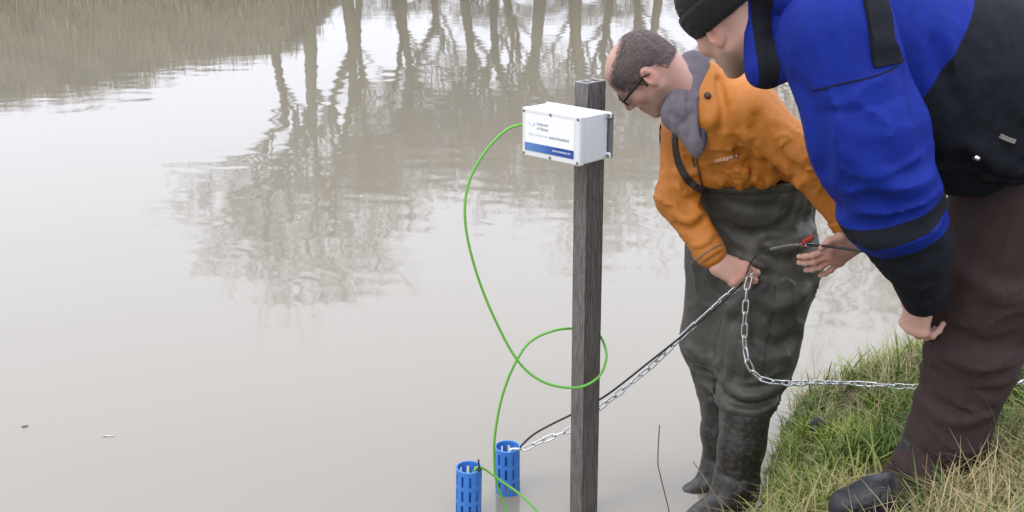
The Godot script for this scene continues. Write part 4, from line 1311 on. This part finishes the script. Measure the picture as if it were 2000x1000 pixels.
	var orange := cloth(Color(0.48, 0.165, 0.018), 3.0, 2.2, 0.6, 5, 0.05, 0.0)
	var top := j.build(0.0065)
	part("jacket", shell([top], B), orange, who)
	var dorange := cloth(Color(0.30, 0.11, 0.018), 5.0, 2.0, 0.7, 6, 0.06, 0.0)
	for c in [[Vector3(0.538, 0.811, -2.974), Vector3(0.087, -0.128, 0.09), 0.047, 0.043, 0.036], [Vector3(0.876, 0.935, -2.859), Vector3(0.13, -0.175, 0.025), 0.05, 0.045, 0.045]]:
		part("cuff", cuff_ring(c[0], c[1], c[2], c[3], c[4], B), orange, who)
	for c in [[Vector3(0.547, 0.797, -2.964), Vector3(0.087, -0.128, 0.09), 0.0468, 0.0462, 0.004], [Vector3(0.888, 0.918, -2.857), Vector3(0.13, -0.175, 0.025), 0.0492, 0.0486, 0.004]]:
		part("cuff_tape", cuff_ring(c[0], c[1], c[2], c[3], c[4], B), mat(Color(0.22, 0.15, 0.13), 0.6), who)
	# zip, pocket, wordmark, drawcord toggle
	var zipm := mat(Color(0.12, 0.05, 0.025), 0.6)
	part("zip", band(j, [F.call(0.497, 1.085), F.call(0.505, 1.04), F.call(0.52, 0.99), F.call(0.535, 0.96)], Z, 0.007, 0.002, B), zipm, who)
	part("drawcord", band(j, [F.call(0.49, 1.11), F.call(0.492, 1.06), F.call(0.50, 1.03)], Z, 0.005, 0.003, B), zipm, who)
	part("pocket_seam", band(j, [F.call(0.537, 1.045), F.call(0.58, 1.065), F.call(0.625, 1.085)], Z, 0.003, 0.001, B), dorange, who)
	var word := "patagonia"
	var ink := mat(Color(0.75, 0.7, 0.66), 0.6)
	for i in word.length():
		var t0 := (i + 0.5) / word.length()
		var lp := j.hit(F.call(lerpf(0.546, 0.598, t0), lerpf(1.064, 1.078, t0)), Z)
		var ln := j.grad(lp).lerp(Vector3(-0.15, 0.1, 1), 0.5).normalized()
		var lx := (Vector3(0.052, 0.014, 0) - ln * Vector3(0.052, 0.014, 0).dot(ln)).normalized()
		text_on(who, word[i], lp + ln * 0.005 - lx * 0.0025 + ln.cross(lx) * 0.006 - B, Basis(lx, ln.cross(lx), ln), 0.0125, ink)
	var tg := j.hit(F.call(0.515, 1.235), Z)
	g = Geo.new(); g.lathe(Transform3D(frame(j.grad(tg), Vector3.UP), tg - B), [Vector2(0.009, -0.004), Vector2(0.0095, 0.004), Vector2(0.006, 0.008), Vector2(0, 0.0085)], 14)
	part("toggle", g.mesh(), mat(Color(0.06, 0.03, 0.02), 0.5), who)
	# grey collar lining folded out beside the neck
	var cl := Solid.new()
	cl.cone(Vector3(0.482, 1.305, -3.0), Vector3(0.44, 1.19, -2.95), 0.044, 0.047, 0.02, Vector3(0.1, 0.1, 1), 0.32)
	cl.cone(Vector3(0.445, 1.18, -2.95), Vector3(0.487, 1.10, -2.925), 0.036, 0.020, 0.02, Vector3(0.1, 0.1, 1), 0.5)
	cl.cone(Vector3(0.49, 1.105, -2.925), Vector3(0.49, 1.08, -2.925), 0.014, 0.010, 0.01, Vector3(0.1, 0.1, 1), 0.5)
	cl.crease([Vector3(0.466, 1.30, -2.98), Vector3(0.485, 1.23, -2.955), Vector3(0.487, 1.12, -2.92)], 0.009, 0.008)
	cl.crease([Vector3(0.42, 1.19, -2.935), Vector3(0.45, 1.165, -2.925), Vector3(0.475, 1.19, -2.935)], 0.008, -0.008)
	cl.crease([Vector3(0.44, 1.16, -2.93), Vector3(0.455, 1.12, -2.91)], 0.007, -0.006)
	cl.crease([Vector3(0.45, 1.29, -2.97), Vector3(0.42, 1.22, -2.945), Vector3(0.43, 1.14, -2.93)], 0.006, 0.005)
	cl.crease([Vector3(0.475, 1.29, -2.97), Vector3(0.462, 1.22, -2.945), Vector3(0.468, 1.13, -2.92)], 0.006, -0.006)
	cl.bump = folds(131, 0.08, 0.0018, Vector3(1.3, 0.7, 1))
	part("collar_lining", shell([cl.build(0.004)], B), cloth(Color(0.16, 0.14, 0.17), 7.0, 2.0, 0.8, 8, 0.08, 0.15), who)
	var nl := Solid.new()
	nl.cone(Vector3(0.505, 1.318, -3.03), Vector3(0.515, 1.21, -2.965), 0.026, 0.016, 0.02, Vector3(0.2, 0, 1), 0.6)
	nl.cone(Vector3(0.515, 1.21, -2.965), Vector3(0.505, 1.10, -2.925), 0.014, 0.008, 0.02, Vector3(0.2, 0, 1), 0.7)
	part("hood_lining", shell([nl.build(0.005)], B), cloth(Color(0.05, 0.055, 0.10), 7.0, 2.0, 0.7, 9, 0.1, 0.15), who)
	# dark wader strap over the right side of the chest
	part("strap", band(j, [F.call(0.447, 1.16), F.call(0.448, 1.10), F.call(0.462, 1.03), F.call(0.49, 0.985), F.call(0.53, 0.955)], Z, 0.02, 0.005, B), cloth(Color(0.03, 0.022, 0.02), 9.0, 2.0, 0.8), who)

	# ---- waders
	var w := Solid.new()
	w.cone(Vector3(0.706, 0.74, -3.16), Vector3(0.690, 0.90, -3.15), 0.174, 0.172, 0.06, fd, 0.74)
	w.cone(Vector3(0.690, 0.90, -3.15), Vector3(0.664, 1.02, -3.12), 0.171, 0.168, 0.05, fd, 0.76)
	w.cone(Vector3(0.750, 0.72, -3.09), Vector3(0.715, 0.47, -3.04), 0.142, 0.112, 0.05, fd, 0.85)
	w.cone(Vector3(0.715, 0.47, -3.04), Vector3(0.695, 0.36, -3.02), 0.11, 0.092, 0.04, fd, 0.92)
	w.cone(Vector3(0.695, 0.36, -3.02), Vector3(0.680, 0.25, -2.995), 0.082, 0.07, 0.03)
	w.cone(Vector3(0.65, 0.72, -3.2), Vector3(0.618, 0.44, -3.19), 0.128, 0.1, 0.05, fd, 0.85)
	w.cone(Vector3(0.618, 0.44, -3.19), Vector3(0.636, 0.32, -3.17), 0.096, 0.07, 0.04)
	w.cone(Vector3(0.636, 0.32, -3.17), Vector3(0.64, 0.22, -3.15), 0.066, 0.058, 0.03)
	w.slab(Vector3(0.64, 1.178, -3.08), Vector3(0.4, 0.2, 0.4), 0.01, Basis(Vector3.BACK, 0.1), 0.008, 1)
	for c in [[[[0.56, 0.80], [0.63, 0.76], [0.70, 0.75]], 0.016, 0.013], [[[0.70, 0.82], [0.76, 0.80], [0.84, 0.84]], 0.018, 0.011], [[[0.58, 0.86], [0.66, 0.83], [0.72, 0.84]], 0.018, -0.009],
		[[[0.78, 0.955], [0.775, 0.91], [0.76, 0.87]], 0.010, -0.010], [[[0.81, 0.95], [0.80, 0.91]], 0.010, 0.010], [[[0.83, 0.945], [0.825, 0.90], [0.82, 0.87]], 0.010, -0.009], [[[0.745, 0.95], [0.745, 0.92]], 0.009, 0.008],
		[[[0.60, 0.93], [0.68, 0.915], [0.75, 0.93]], 0.014, -0.006], [[[0.62, 0.60], [0.655, 0.64], [0.70, 0.70]], 0.018, 0.012], [[[0.64, 0.56], [0.63, 0.50], [0.625, 0.43]], 0.014, 0.013],
		[[[0.69, 0.66], [0.76, 0.64], [0.83, 0.68]], 0.020, 0.010], [[[0.67, 0.55], [0.74, 0.52], [0.80, 0.55]], 0.018, -0.010], [[[0.66, 0.62], [0.665, 0.52], [0.66, 0.44]], 0.014, 0.012],
		[[[0.60, 0.40], [0.66, 0.375], [0.73, 0.385], [0.79, 0.41]], 0.014, 0.016], [[[0.60, 0.375], [0.66, 0.35], [0.73, 0.355], [0.79, 0.375]], 0.010, -0.013], [[[0.605, 0.335], [0.66, 0.325], [0.71, 0.33], [0.76, 0.35]], 0.013, 0.014],
		[[[0.61, 0.30], [0.66, 0.29], [0.74, 0.31]], 0.010, -0.010], [[[0.62, 0.275], [0.67, 0.265], [0.74, 0.28]], 0.010, 0.009],
		[[[0.53, 0.44], [0.57, 0.42], [0.60, 0.43]], 0.014, 0.012], [[[0.53, 0.395], [0.57, 0.37], [0.61, 0.39]], 0.010, -0.011], [[[0.56, 0.33], [0.60, 0.32], [0.63, 0.33]], 0.010, 0.010]]:
		crease_on(w, c[0].map(func(p): return F.call(p[0], p[1])), Z, c[1], c[2] * 1.4)
	w.bump = folds(140, 0.3, 0.004, Vector3(1, 0.6, 1), [[Vector3(0.79, 0.92, -3.05), 0.09, Vector3(0.05, 1, 0), 0.026, 0.010], [Vector3(0.61, 0.70, -3.08), 0.13, Vector3(0.75, -0.65, 0), 0.045, 0.014], [Vector3(0.79, 0.72, -3.02), 0.14, Vector3(0.8, 0.45, 0), 0.05, 0.012], [Vector3(0.68, 0.85, -3.0), 0.12, Vector3(1, -0.15, 0), 0.05, 0.008],
		[Vector3(0.70, 0.37, -2.98), 0.10, Vector3(1, 0.12, 0.1), 0.030, 0.015], [Vector3(0.60, 0.37, -3.12), 0.08, Vector3(1, -0.2, 0.1), 0.028, 0.013], [Vector3(0.70, 0.55, -2.98), 0.12, Vector3(0.25, -1, 0), 0.05, 0.011], [Vector3(0.69, 0.28, -2.95), 0.06, Vector3(1, 0.05, 0.1), 0.020, 0.007]])
	var grey := cloth(Color(0.052, 0.050, 0.040), 2.6, 1.7, 0.5, 11, 0.16, 0.0)
	part("waders", shell([w.build(0.008)], B), grey, who)
	var seam := cloth(Color(0.03, 0.029, 0.026), 6.0, 2.0, 0.6, 12, 0.1, 0.0)
	part("leg_seam", band(w, [F.call(0.735, 0.70), F.call(0.725, 0.58), F.call(0.712, 0.47), F.call(0.70, 0.40)], Z, 0.004, 0.0015, B), seam, who)
	part("waist_cord", band(w, [F.call(0.545, 0.945), F.call(0.62, 0.95), F.call(0.70, 0.958), F.call(0.77, 0.965), F.call(0.81, 0.97)], Z, 0.006, 0.0025, B), seam, who)
	part("boot_joint", band(w, [F.call(0.632, 0.268), F.call(0.67, 0.262), F.call(0.71, 0.264), F.call(0.735, 0.27)], Z, 0.012, 0.003, B), cloth(Color(0.075, 0.07, 0.062), 6.0, 2.0, 0.6, 12, 0.1, 0.0), who)
	# ---- rubber boots
	var rubber := mat(Color(0.022, 0.021, 0.02), 0.42, 0.0, 0.5)
	rubber.albedo_color = Color.WHITE
	rubber.albedo_texture = ntex(512, noise(0.02, 5, 151), false, 1, ramp([lin(0.016, 0.015, 0.014), lin(0.03, 0.028, 0.025), lin(0.07, 0.06, 0.045)], [0.35, 0.6, 0.85]))
	rubber.normal_enabled = true; rubber.normal_texture = ntex(256, noise(0.02, 4, 152), true, 3.0); tri_map(rubber, 5.0)
	for b in [[Vector3(0.683, 0.29, -2.985), Vector3(0.665, 0.1, -2.965), Vector3(0.515, -0.015, -2.86), 0.070], [Vector3(0.645, 0.27, -3.14), Vector3(0.652, 0.06, -3.125), Vector3(0.50, -0.055, -3.04), 0.064]]:
		var o := Solid.new()
		var r: float = b[3]
		var dn := Vector3(0, -0.06, 0)
		o.cone(b[0], b[0].lerp(b[1], 0.5), r, r * 0.93, 0.02)
		o.cone(b[0].lerp(b[1], 0.5), b[1], r * 0.93, r * 0.86, 0.03)
		o.cone(b[1], b[1] + dn, r * 0.86, r * 0.72, 0.03)
		o.cone(b[1] + dn * 0.9, b[2].lerp(b[1] + dn, 0.3), r * 0.8, r * 0.62, 0.05)
		o.cone(b[2].lerp(b[1] + dn, 0.35), b[2], r * 0.66, r * 0.55, 0.03, Vector3.UP, 0.85)
		o.crease([b[1] + Vector3(-0.05, 0.03, 0.03), b[1] + Vector3(0.0, 0.02, 0.07), b[1] + Vector3(0.05, 0.03, 0.05)], 0.010, -0.006)
		o.crease([b[1] + Vector3(-0.05, -0.005, 0.04), b[1] + Vector3(0.0, -0.012, 0.07), b[1] + Vector3(0.05, 0.0, 0.05)], 0.008, 0.005)
		o.bump = folds(160, 0.2, 0.004, Vector3.ONE)
		part("boot", shell([o.build(0.007)], B), rubber, who)

func blue_man() -> void:
	var B := Vector3(0.98, 0.3, -2.5)
	var who := base("person", B, "person in blue and navy jacket and black cap, leaning with hand on knee", "person")
	var face := Vector3(-0.457, -0.507, -0.731).normalized()
	var u0 := Vector3(-0.606, 0.779, -0.162)
	var up := (u0 - face * u0.dot(face)).normalized()
	var ht := Transform3D(Basis(up.cross(face), up, face), Vector3(0.478, 1.484, -2.51))
	var s := Solid.new()
	head(s, ht)
	s.cone(ht * Vector3(0, -0.04, -0.04), Vector3(0.60, 1.42, -2.47), 0.06, 0.066, 0.03)
	var wrist := Vector3(0.921, 0.868, -2.385)
	hand(s, wrist, Vector3(0.004, -0.09, -0.028), Vector3(-0.86, 0.1, 0.5), true, [[0.6, 0.8, 0.5], [0.75, 0.9, 0.5], [0.85, 0.95, 0.5], [0.95, 0.95, 0.5]], [0.1, 0.02, -0.03, -0.1], [Vector3(0.045, 0.04, -0.014), Vector3(0.06, 0.066, -0.03), Vector3(0.058, 0.09, -0.045)], 0.98)
	var fine := s.build(0.0032)
	var t := Solid.new()
	t.cone(Vector3(1.2, 1.17, -2.52), Vector3(0.80, 1.42, -2.46), 0.13, 0.13, 0.05)
	t.cone(Vector3(0.80, 1.42, -2.46), Vector3(0.60, 1.42, -2.47), 0.10, 0.06, 0.05)
	t.cone(Vector3(0.67, 1.42, -2.3), Vector3(0.745, 1.2, -2.27), 0.05, 0.042, 0.03)
	t.cone(Vector3(0.745, 1.2, -2.27), wrist, 0.042, 0.025, 0.02)
	t.cone(Vector3(1.17, 1.08, -2.44), Vector3(1.08, 0.72, -2.45), 0.075, 0.055, 0.03)
	t.cone(Vector3(1.08, 0.72, -2.45), Vector3(0.99, 0.36, -2.45), 0.05, 0.04, 0.03)
	t.cone(Vector3(1.22, 1.08, -2.61), Vector3(1.16, 0.72, -2.63), 0.07, 0.055, 0.03)
	t.cone(Vector3(1.17, 0.72, -2.62), Vector3(1.11, 0.39, -2.62), 0.05, 0.04, 0.03)
	var flesh := mat(Color.WHITE, 0.5, 0.0, 0.4)
	flesh.albedo_color = Color.WHITE
	flesh.vertex_color_use_as_albedo = true
	flesh.subsurf_scatter_enabled = true; flesh.subsurf_scatter_strength = 0.15
	flesh.normal_enabled = true; flesh.normal_texture = ntex(256, noise(0.06, 3, 201), true, 2.0); tri_map(flesh, 14.0)
	part("body", shell([fine, t.build(0.014)], B, skin(ht, [[wrist + Vector3(0.01, -0.11, 0), 0.04, 0.5]])), flesh, who)
	# ---- knit cap with a turned up edge
	var k := Solid.new()
	k.ball(ht * Vector3(0, 0.058, -0.018), Vector3(0.09, 0.096, 0.109), ht.basis, 0.02)
	k.slab(ht * Vector3(0, -0.105, 0), Vector3(0.3, 0.13, 0.3), 0.004, ht.basis * Basis(Vector3.RIGHT, 0.06), 0.006, 1)
	var rib := func(p: Vector3) -> float:
		var q: Vector3 = ht.affine_inverse() * p
		return 0.0016 * sin(atan2(q.x, q.z + 0.018) * 70.0)
	k.bump = rib
	var knit := cloth(Color(0.007, 0.0075, 0.0065), 30.0, 5.0, 0.95, 13, 0.3, 0.1)
	var cap := part("knit_cap", shell([k.build(0.004)], B), knit, who)
	var e := Solid.new()
	e.ball(ht * Vector3(0, 0.048, -0.018), Vector3(0.098, 0.105, 0.117), ht.basis, 0.02)
	var tilt := ht.basis * Basis(Vector3.RIGHT, 0.06)
	e.slab(ht * Vector3(0, 0.20, 0), Vector3(0.3, 0.13, 0.3), 0.004, tilt, 0.012, 1)
	e.slab(ht * Vector3(0, -0.126, 0), Vector3(0.3, 0.13, 0.3), 0.004, tilt, 0.012, 1)
	e.bump = rib
	part("turned_edge", shell([e.build(0.004)], B), knit, cap)
	# ---- jacket
	var Z := Vector3(0, 0, -1)
	var F := func(x: float, y: float) -> Vector3: return Vector3(x, y, -1.7)
	var j := Solid.new()
	j.cone(Vector3(1.22, 1.22, -2.52), Vector3(1.0, 1.33, -2.49), 0.2, 0.21, 0.06)
	j.cone(Vector3(1.0, 1.33, -2.49), Vector3(0.77, 1.45, -2.46), 0.21, 0.17, 0.08)
	j.cone(Vector3(0.77, 1.45, -2.46), Vector3(0.64, 1.47, -2.46), 0.15, 0.11, 0.06)
	j.slab(Vector3(1.28, 0.93, -2.45), Vector3(0.42, 0.2, 0.5), 0.02, Basis(Vector3.BACK, 0.16), 0.03, 1)
	var torso := j.prims.size()
	# the far arm, hanging out of sight
	j.cone(Vector3(0.70, 1.42, -2.62), Vector3(0.82, 1.16, -2.66), 0.09, 0.075, 0.04)
	j.cone(Vector3(0.82, 1.16, -2.66), Vector3(1.0, 0.93, -2.64), 0.075, 0.055, 0.04)
	for c in [[[[0.85, 1.46], [0.87, 1.40], [0.90, 1.34]], 0.016, -0.010], [[[0.95, 1.25], [1.02, 1.20], [1.12, 1.18]], 0.018, 0.010], [[[0.93, 1.20], [1.0, 1.15], [1.1, 1.14]], 0.014, -0.010], [[[1.0, 1.32], [1.08, 1.26], [1.2, 1.22]], 0.018, -0.008]]:
		crease_on(j, c[0].map(func(p): return F.call(p[0], p[1])), Z, c[1], c[2])
	j.bump = folds(210, 0.24, 0.005, Vector3(1, 0.9, 1), [[Vector3(1.02, 1.2, -2.3), 0.18, Vector3(1, -0.35, 0), 0.05, 0.011], [Vector3(0.90, 1.38, -2.3), 0.10, Vector3(-0.4, 1, 0), 0.04, 0.009]])
	var blue := cloth(Color(0.0045, 0.018, 0.215), 2.6, 1.6, 0.7, 21, 0.10, 0.0)
	blue.metallic_specular = 0.3
	var navy := cloth(Color(0.0065, 0.0075, 0.014), 4.0, 2.0, 0.85, 22, 0.25, 0.0)
	navy.metallic_specular = 0.35
	var halves := cut(j.build(0.0085), func(p: Vector3) -> float: return (p.x - 0.872) * 0.87 + (p.y - 1.40) * -0.50 + 0.0)
	part("jacket_shoulder", shell([halves[0]], B), blue, who)
	part("jacket_panel", shell([halves[1]], B), navy, who).set_meta("label", "navy lower panel of the jacket")
	# near sleeve
	var a := Solid.new()
	a.cone(Vector3(0.665, 1.46, -2.33), Vector3(0.728, 1.27, -2.27), 0.122, 0.112, 0.05)
	a.cone(Vector3(0.728, 1.27, -2.27), Vector3(0.785, 1.13, -2.27), 0.110, 0.098, 0.05)
	a.cone(Vector3(0.785, 1.13, -2.27), Vector3(0.855, 1.03, -2.3), 0.096, 0.080, 0.05)
	a.cone(Vector3(0.855, 1.03, -2.3), Vector3(0.925, 0.885, -2.37), 0.078, 0.052, 0.04)
	a.slab(Vector3(0.945, 0.822, -2.39), Vector3(0.2, 0.048, 0.2), 0.004, frame(Vector3(0.085, -0.15, -0.07) * -1.0, Vector3.BACK), 0.006, 1)
	for c in [[[[0.57, 1.38], [0.60, 1.33], [0.62, 1.25], [0.63, 1.2]], 0.018, -0.012], [[[0.62, 1.33], [0.68, 1.345], [0.76, 1.37]], 0.008, -0.005], [[[0.70, 1.23], [0.76, 1.19], [0.84, 1.20]], 0.022, 0.010], [[[0.66, 1.13], [0.72, 1.10], [0.80, 1.13]], 0.020, -0.010], [[[0.73, 1.06], [0.79, 1.07], [0.86, 1.10]], 0.018, 0.009], [[[0.77, 1.0], [0.82, 1.01], [0.88, 1.04]], 0.016, -0.008], [[[0.78, 1.42], [0.80, 1.33], [0.82, 1.26]], 0.018, -0.010], [[[0.83, 0.95], [0.88, 0.95], [0.93, 0.97]], 0.012, 0.007], [[[0.86, 0.91], [0.91, 0.90], [0.95, 0.93]], 0.010, -0.006]]:
		crease_on(a, c[0].map(func(p): return F.call(p[0], p[1])), Z, c[1], c[2])
	a.bump = folds(220, 0.26, 0.005, Vector3(1, 0.7, 1), [[Vector3(0.66, 1.34, -2.2), 0.14, Vector3(0.45, -1, 0), 0.06, 0.010], [Vector3(0.76, 1.17, -2.18), 0.12, Vector3(1, 0.3, 0), 0.05, 0.012], [Vector3(0.83, 1.06, -2.22), 0.09, Vector3(1, 0.45, 0), 0.036, 0.010], [Vector3(0.89, 0.95, -2.28), 0.07, Vector3(1, 0.4, 0), 0.028, 0.008]])
	var sl := a.build(0.0075)
	var ax := Vector3(0.42, -0.875, -0.2).normalized()
	var along := func(p: Vector3, c: Vector3) -> float: return (p - c).dot(ax)
	var c1 := Vector3(0.788, 1.138, -2.277)
	var r1 := cut(sl, func(p: Vector3) -> float: return along.call(p, c1))
	var r2 := cut(r1[1], func(p: Vector3) -> float: return along.call(p, c1) - 0.038)
	var r3 := cut(r2[1], func(p: Vector3) -> float: return along.call(p, c1) - 0.088)
	part("sleeve", shell([r1[0], r3[0]], B), blue, who)
	part("sleeve_band", shell([r2[0]], B), navy, who)
	part("sleeve_cuff", shell([r3[1]], B), navy, who)
	part("shoulder_strip", band(a, [F.call(0.71, 1.558), F.call(0.715, 1.52), F.call(0.722, 1.47), F.call(0.732, 1.425)], Z, 0.06, 0.006, B), navy, who)
	part("sleeve_seam", band(a, [F.call(0.60, 1.37), F.call(0.63, 1.385), F.call(0.70, 1.405), F.call(0.78, 1.43)], Z, 0.003, 0.0015, B), navy, who)
	# high collar
	var cg := Solid.new()
	cg.cone(Vector3(0.522, 1.56, -2.47), Vector3(0.535, 1.385, -2.40), 0.042, 0.038, 0.03, Vector3(0.2, 0, 1), 0.8)
	cg.cone(Vector3(0.55, 1.56, -2.42), Vector3(0.66, 1.53, -2.38), 0.05, 0.08, 0.04)
	cg.cone(Vector3(0.56, 1.40, -2.40), Vector3(0.60, 1.42, -2.36), 0.04, 0.05, 0.03)
	cg.bump = folds(230, 0.1, 0.005, Vector3.ONE)
	var cc := cut(cg.build(0.006), func(p: Vector3) -> float: return maxf(absf(p.x - 0.53 - (p.y - 1.45) * -0.12) - 0.02, -1.0))
	part("collar_lining", shell([cc[0]], B), navy, who)
	part("collar", shell([cc[1]], B), blue, who)
	# pocket zip and snap
	var metal := mat(Color(0.6, 0.6, 0.62), 0.3, 0.9)
	part("pocket_zip", band(j, [F.call(1.0, 1.272), F.call(1.018, 1.264), F.call(1.035, 1.258)], Z, 0.009, 0.004, B), mat(Color(0.35, 0.34, 0.36), 0.4, 0.5), who)
	var sp := j.hit(F.call(0.962, 1.222), Z)
	var g := Geo.new(); g.lathe(Transform3D(frame(j.grad(sp), Vector3.UP), sp - B), [Vector2(0.0075, -0.003), Vector2(0.0075, 0.002), Vector2(0.005, 0.0042), Vector2(0.003, 0.0036), Vector2(0, 0.0036)], 16)
	part("snap", g.mesh(), metal, who)
	# ---- brown trousers
	var w := Solid.new()
	w.cone(Vector3(1.22, 1.17, -2.52), Vector3(1.20, 1.05, -2.52), 0.19, 0.18, 0.06)
	w.cone(Vector3(1.175, 1.09, -2.44), Vector3(1.11, 0.86, -2.45), 0.15, 0.12, 0.05)
	w.cone(Vector3(1.108, 0.86, -2.45), Vector3(1.082, 0.70, -2.45), 0.118, 0.103, 0.05)
	w.cone(Vector3(1.082, 0.70, -2.45), Vector3(1.053, 0.52, -2.45), 0.098, 0.087, 0.04)
	w.cone(Vector3(1.055, 0.52, -2.45), Vector3(0.99, 0.335, -2.45), 0.086, 0.095, 0.04)
	w.cone(Vector3(1.23, 1.05, -2.60), Vector3(1.165, 0.70, -2.63), 0.14, 0.09, 0.05)
	w.cone(Vector3(1.175, 0.70, -2.62), Vector3(1.105, 0.37, -2.62), 0.085, 0.075, 0.04)
	w.slab(Vector3(0.98, 0.19, -2.45), Vector3(0.4, 0.1, 0.4), 0.005, Basis(Vector3.BACK, 0.12), 0.008, 1)
	for c in [[[[1.0, 0.94], [1.08, 0.90], [1.18, 0.90]], 0.02, 0.010], [[[0.99, 0.80], [1.05, 0.78], [1.12, 0.80]], 0.014, -0.010], [[[0.985, 0.74], [1.05, 0.72], [1.13, 0.75]], 0.016, 0.010], [[[0.97, 0.69], [1.03, 0.67], [1.10, 0.66]], 0.012, -0.009], [[[0.96, 0.60], [1.02, 0.575], [1.09, 0.59]], 0.016, 0.008], [[[0.93, 0.44], [0.98, 0.43], [1.0, 0.38], [1.03, 0.35]], 0.018, 0.016], [[[0.90, 0.40], [0.95, 0.395], [0.965, 0.34]], 0.014, -0.014], [[[0.97, 0.48], [1.03, 0.45], [1.08, 0.46]], 0.016, -0.010], [[[0.92, 0.36], [0.945, 0.34]], 0.012, 0.010], [[[1.06, 0.95], [1.05, 0.80], [1.04, 0.66], [1.0, 0.5], [0.97, 0.42]], 0.004, 0.003]]:
		crease_on(w, c[0].map(func(p): return F.call(p[0], p[1])), Z, c[1], c[2])
	w.bump = folds(240, 0.2, 0.004, Vector3(1, 0.8, 1), [[Vector3(1.06, 0.73, -2.35), 0.14, Vector3(1, 0.15, 0), 0.035, 0.010], [Vector3(1.12, 0.92, -2.33), 0.13, Vector3(1, 0.5, 0), 0.05, 0.010], [Vector3(0.97, 0.40, -2.36), 0.10, Vector3(0.7, -0.7, 0), 0.035, 0.014], [Vector3(1.05, 0.56, -2.36), 0.12, Vector3(1, -0.35, 0), 0.045, 0.008]])
	var brown := cloth(Color(0.034, 0.0175, 0.017), 5.0, 1.8, 0.9, 31, 0.1, 0.0)
	part("trousers", shell([w.build(0.008)], B), brown, who)
	part("side_seam", band(w, [F.call(1.085, 0.93), F.call(1.06, 0.80), F.call(1.045, 0.66), F.call(1.015, 0.52), F.call(0.985, 0.42)], Z, 0.003, 0.001, B), cloth(Color(0.03, 0.019, 0.018), 6.0, 2.0), who)
	# ---- dark boots
	var leather := mat(Color(0.014, 0.015, 0.02), 0.45, 0.0, 0.5)
	leather.normal_enabled = true; leather.normal_texture = ntex(256, noise(0.03, 4, 251), true, 4.0); tri_map(leather, 6.0)
	for b in [[Vector3(1.0, 0.36, -2.45), Vector3(0.82, 0.315, -2.43)], [Vector3(1.115, 0.385, -2.63), Vector3(1.19, 0.395, -2.76)]]:
		var o := Solid.new()
		o.cone(b[0] + Vector3(0, 0.1, 0), b[0], 0.06, 0.058, 0.03)
		o.cone(b[0] + Vector3(-0.02, -0.01, 0), b[0].lerp(b[1], 0.6), 0.055, 0.05, 0.04)
		o.cone(b[0].lerp(b[1], 0.6), b[1], 0.053, 0.046, 0.03)
		o.crease([b[1] + Vector3(0.07, 0.05, 0.04), b[1] + Vector3(0.06, 0.06, 0.0), b[1] + Vector3(0.07, 0.05, -0.04)], 0.006, -0.005)
		part("boot", shell([o.build(0.006)], B), leather, who)

func _ready() -> void:
	var cam := Camera3D.new()
	add_child(cam)
	cam.position = Vector3(0, 1.75, 0); cam.rotation_degrees.x = -18.0; cam.fov = 25.61; cam.near = 0.05; cam.far = 900
	var env := Environment.new()
	env.background_mode = Environment.BG_SKY
	env.tonemap_mode = Environment.TONE_MAPPER_LINEAR
	env.tonemap_exposure = 1.17
	env.sdfgi_enabled = true; env.ssao_enabled = true; env.ssil_enabled = true
	var sm := ProceduralSkyMaterial.new()
	sm.sky_horizon_color = lin(0.55, 0.57, 0.645)
	sm.sky_top_color = lin(1.07, 1.11, 1.26)
	sm.sky_curve = 0.3
	sm.sky_energy_multiplier = 1.3
	sm.ground_bottom_color = lin(0.12, 0.11, 0.08)
	sm.ground_horizon_color = lin(0.45, 0.45, 0.45)
	sm.sun_angle_max = 30
	var sky := Sky.new()
	sky.sky_material = sm
	env.sky = sky
	var we := WorldEnvironment.new()
	we.environment = env
	add_child(we)
	var sun := DirectionalLight3D.new()
	sun.light_energy = 0.42; sun.light_angular_distance = 30.0; sun.light_color = Color(1, 0.98, 0.95); sun.shadow_enabled = true
	sun.rotation_degrees = Vector3(-52, -55, 0)
	add_child(sun)
	setting()
	hardware()
	grass()
	floating_bits()
	people()
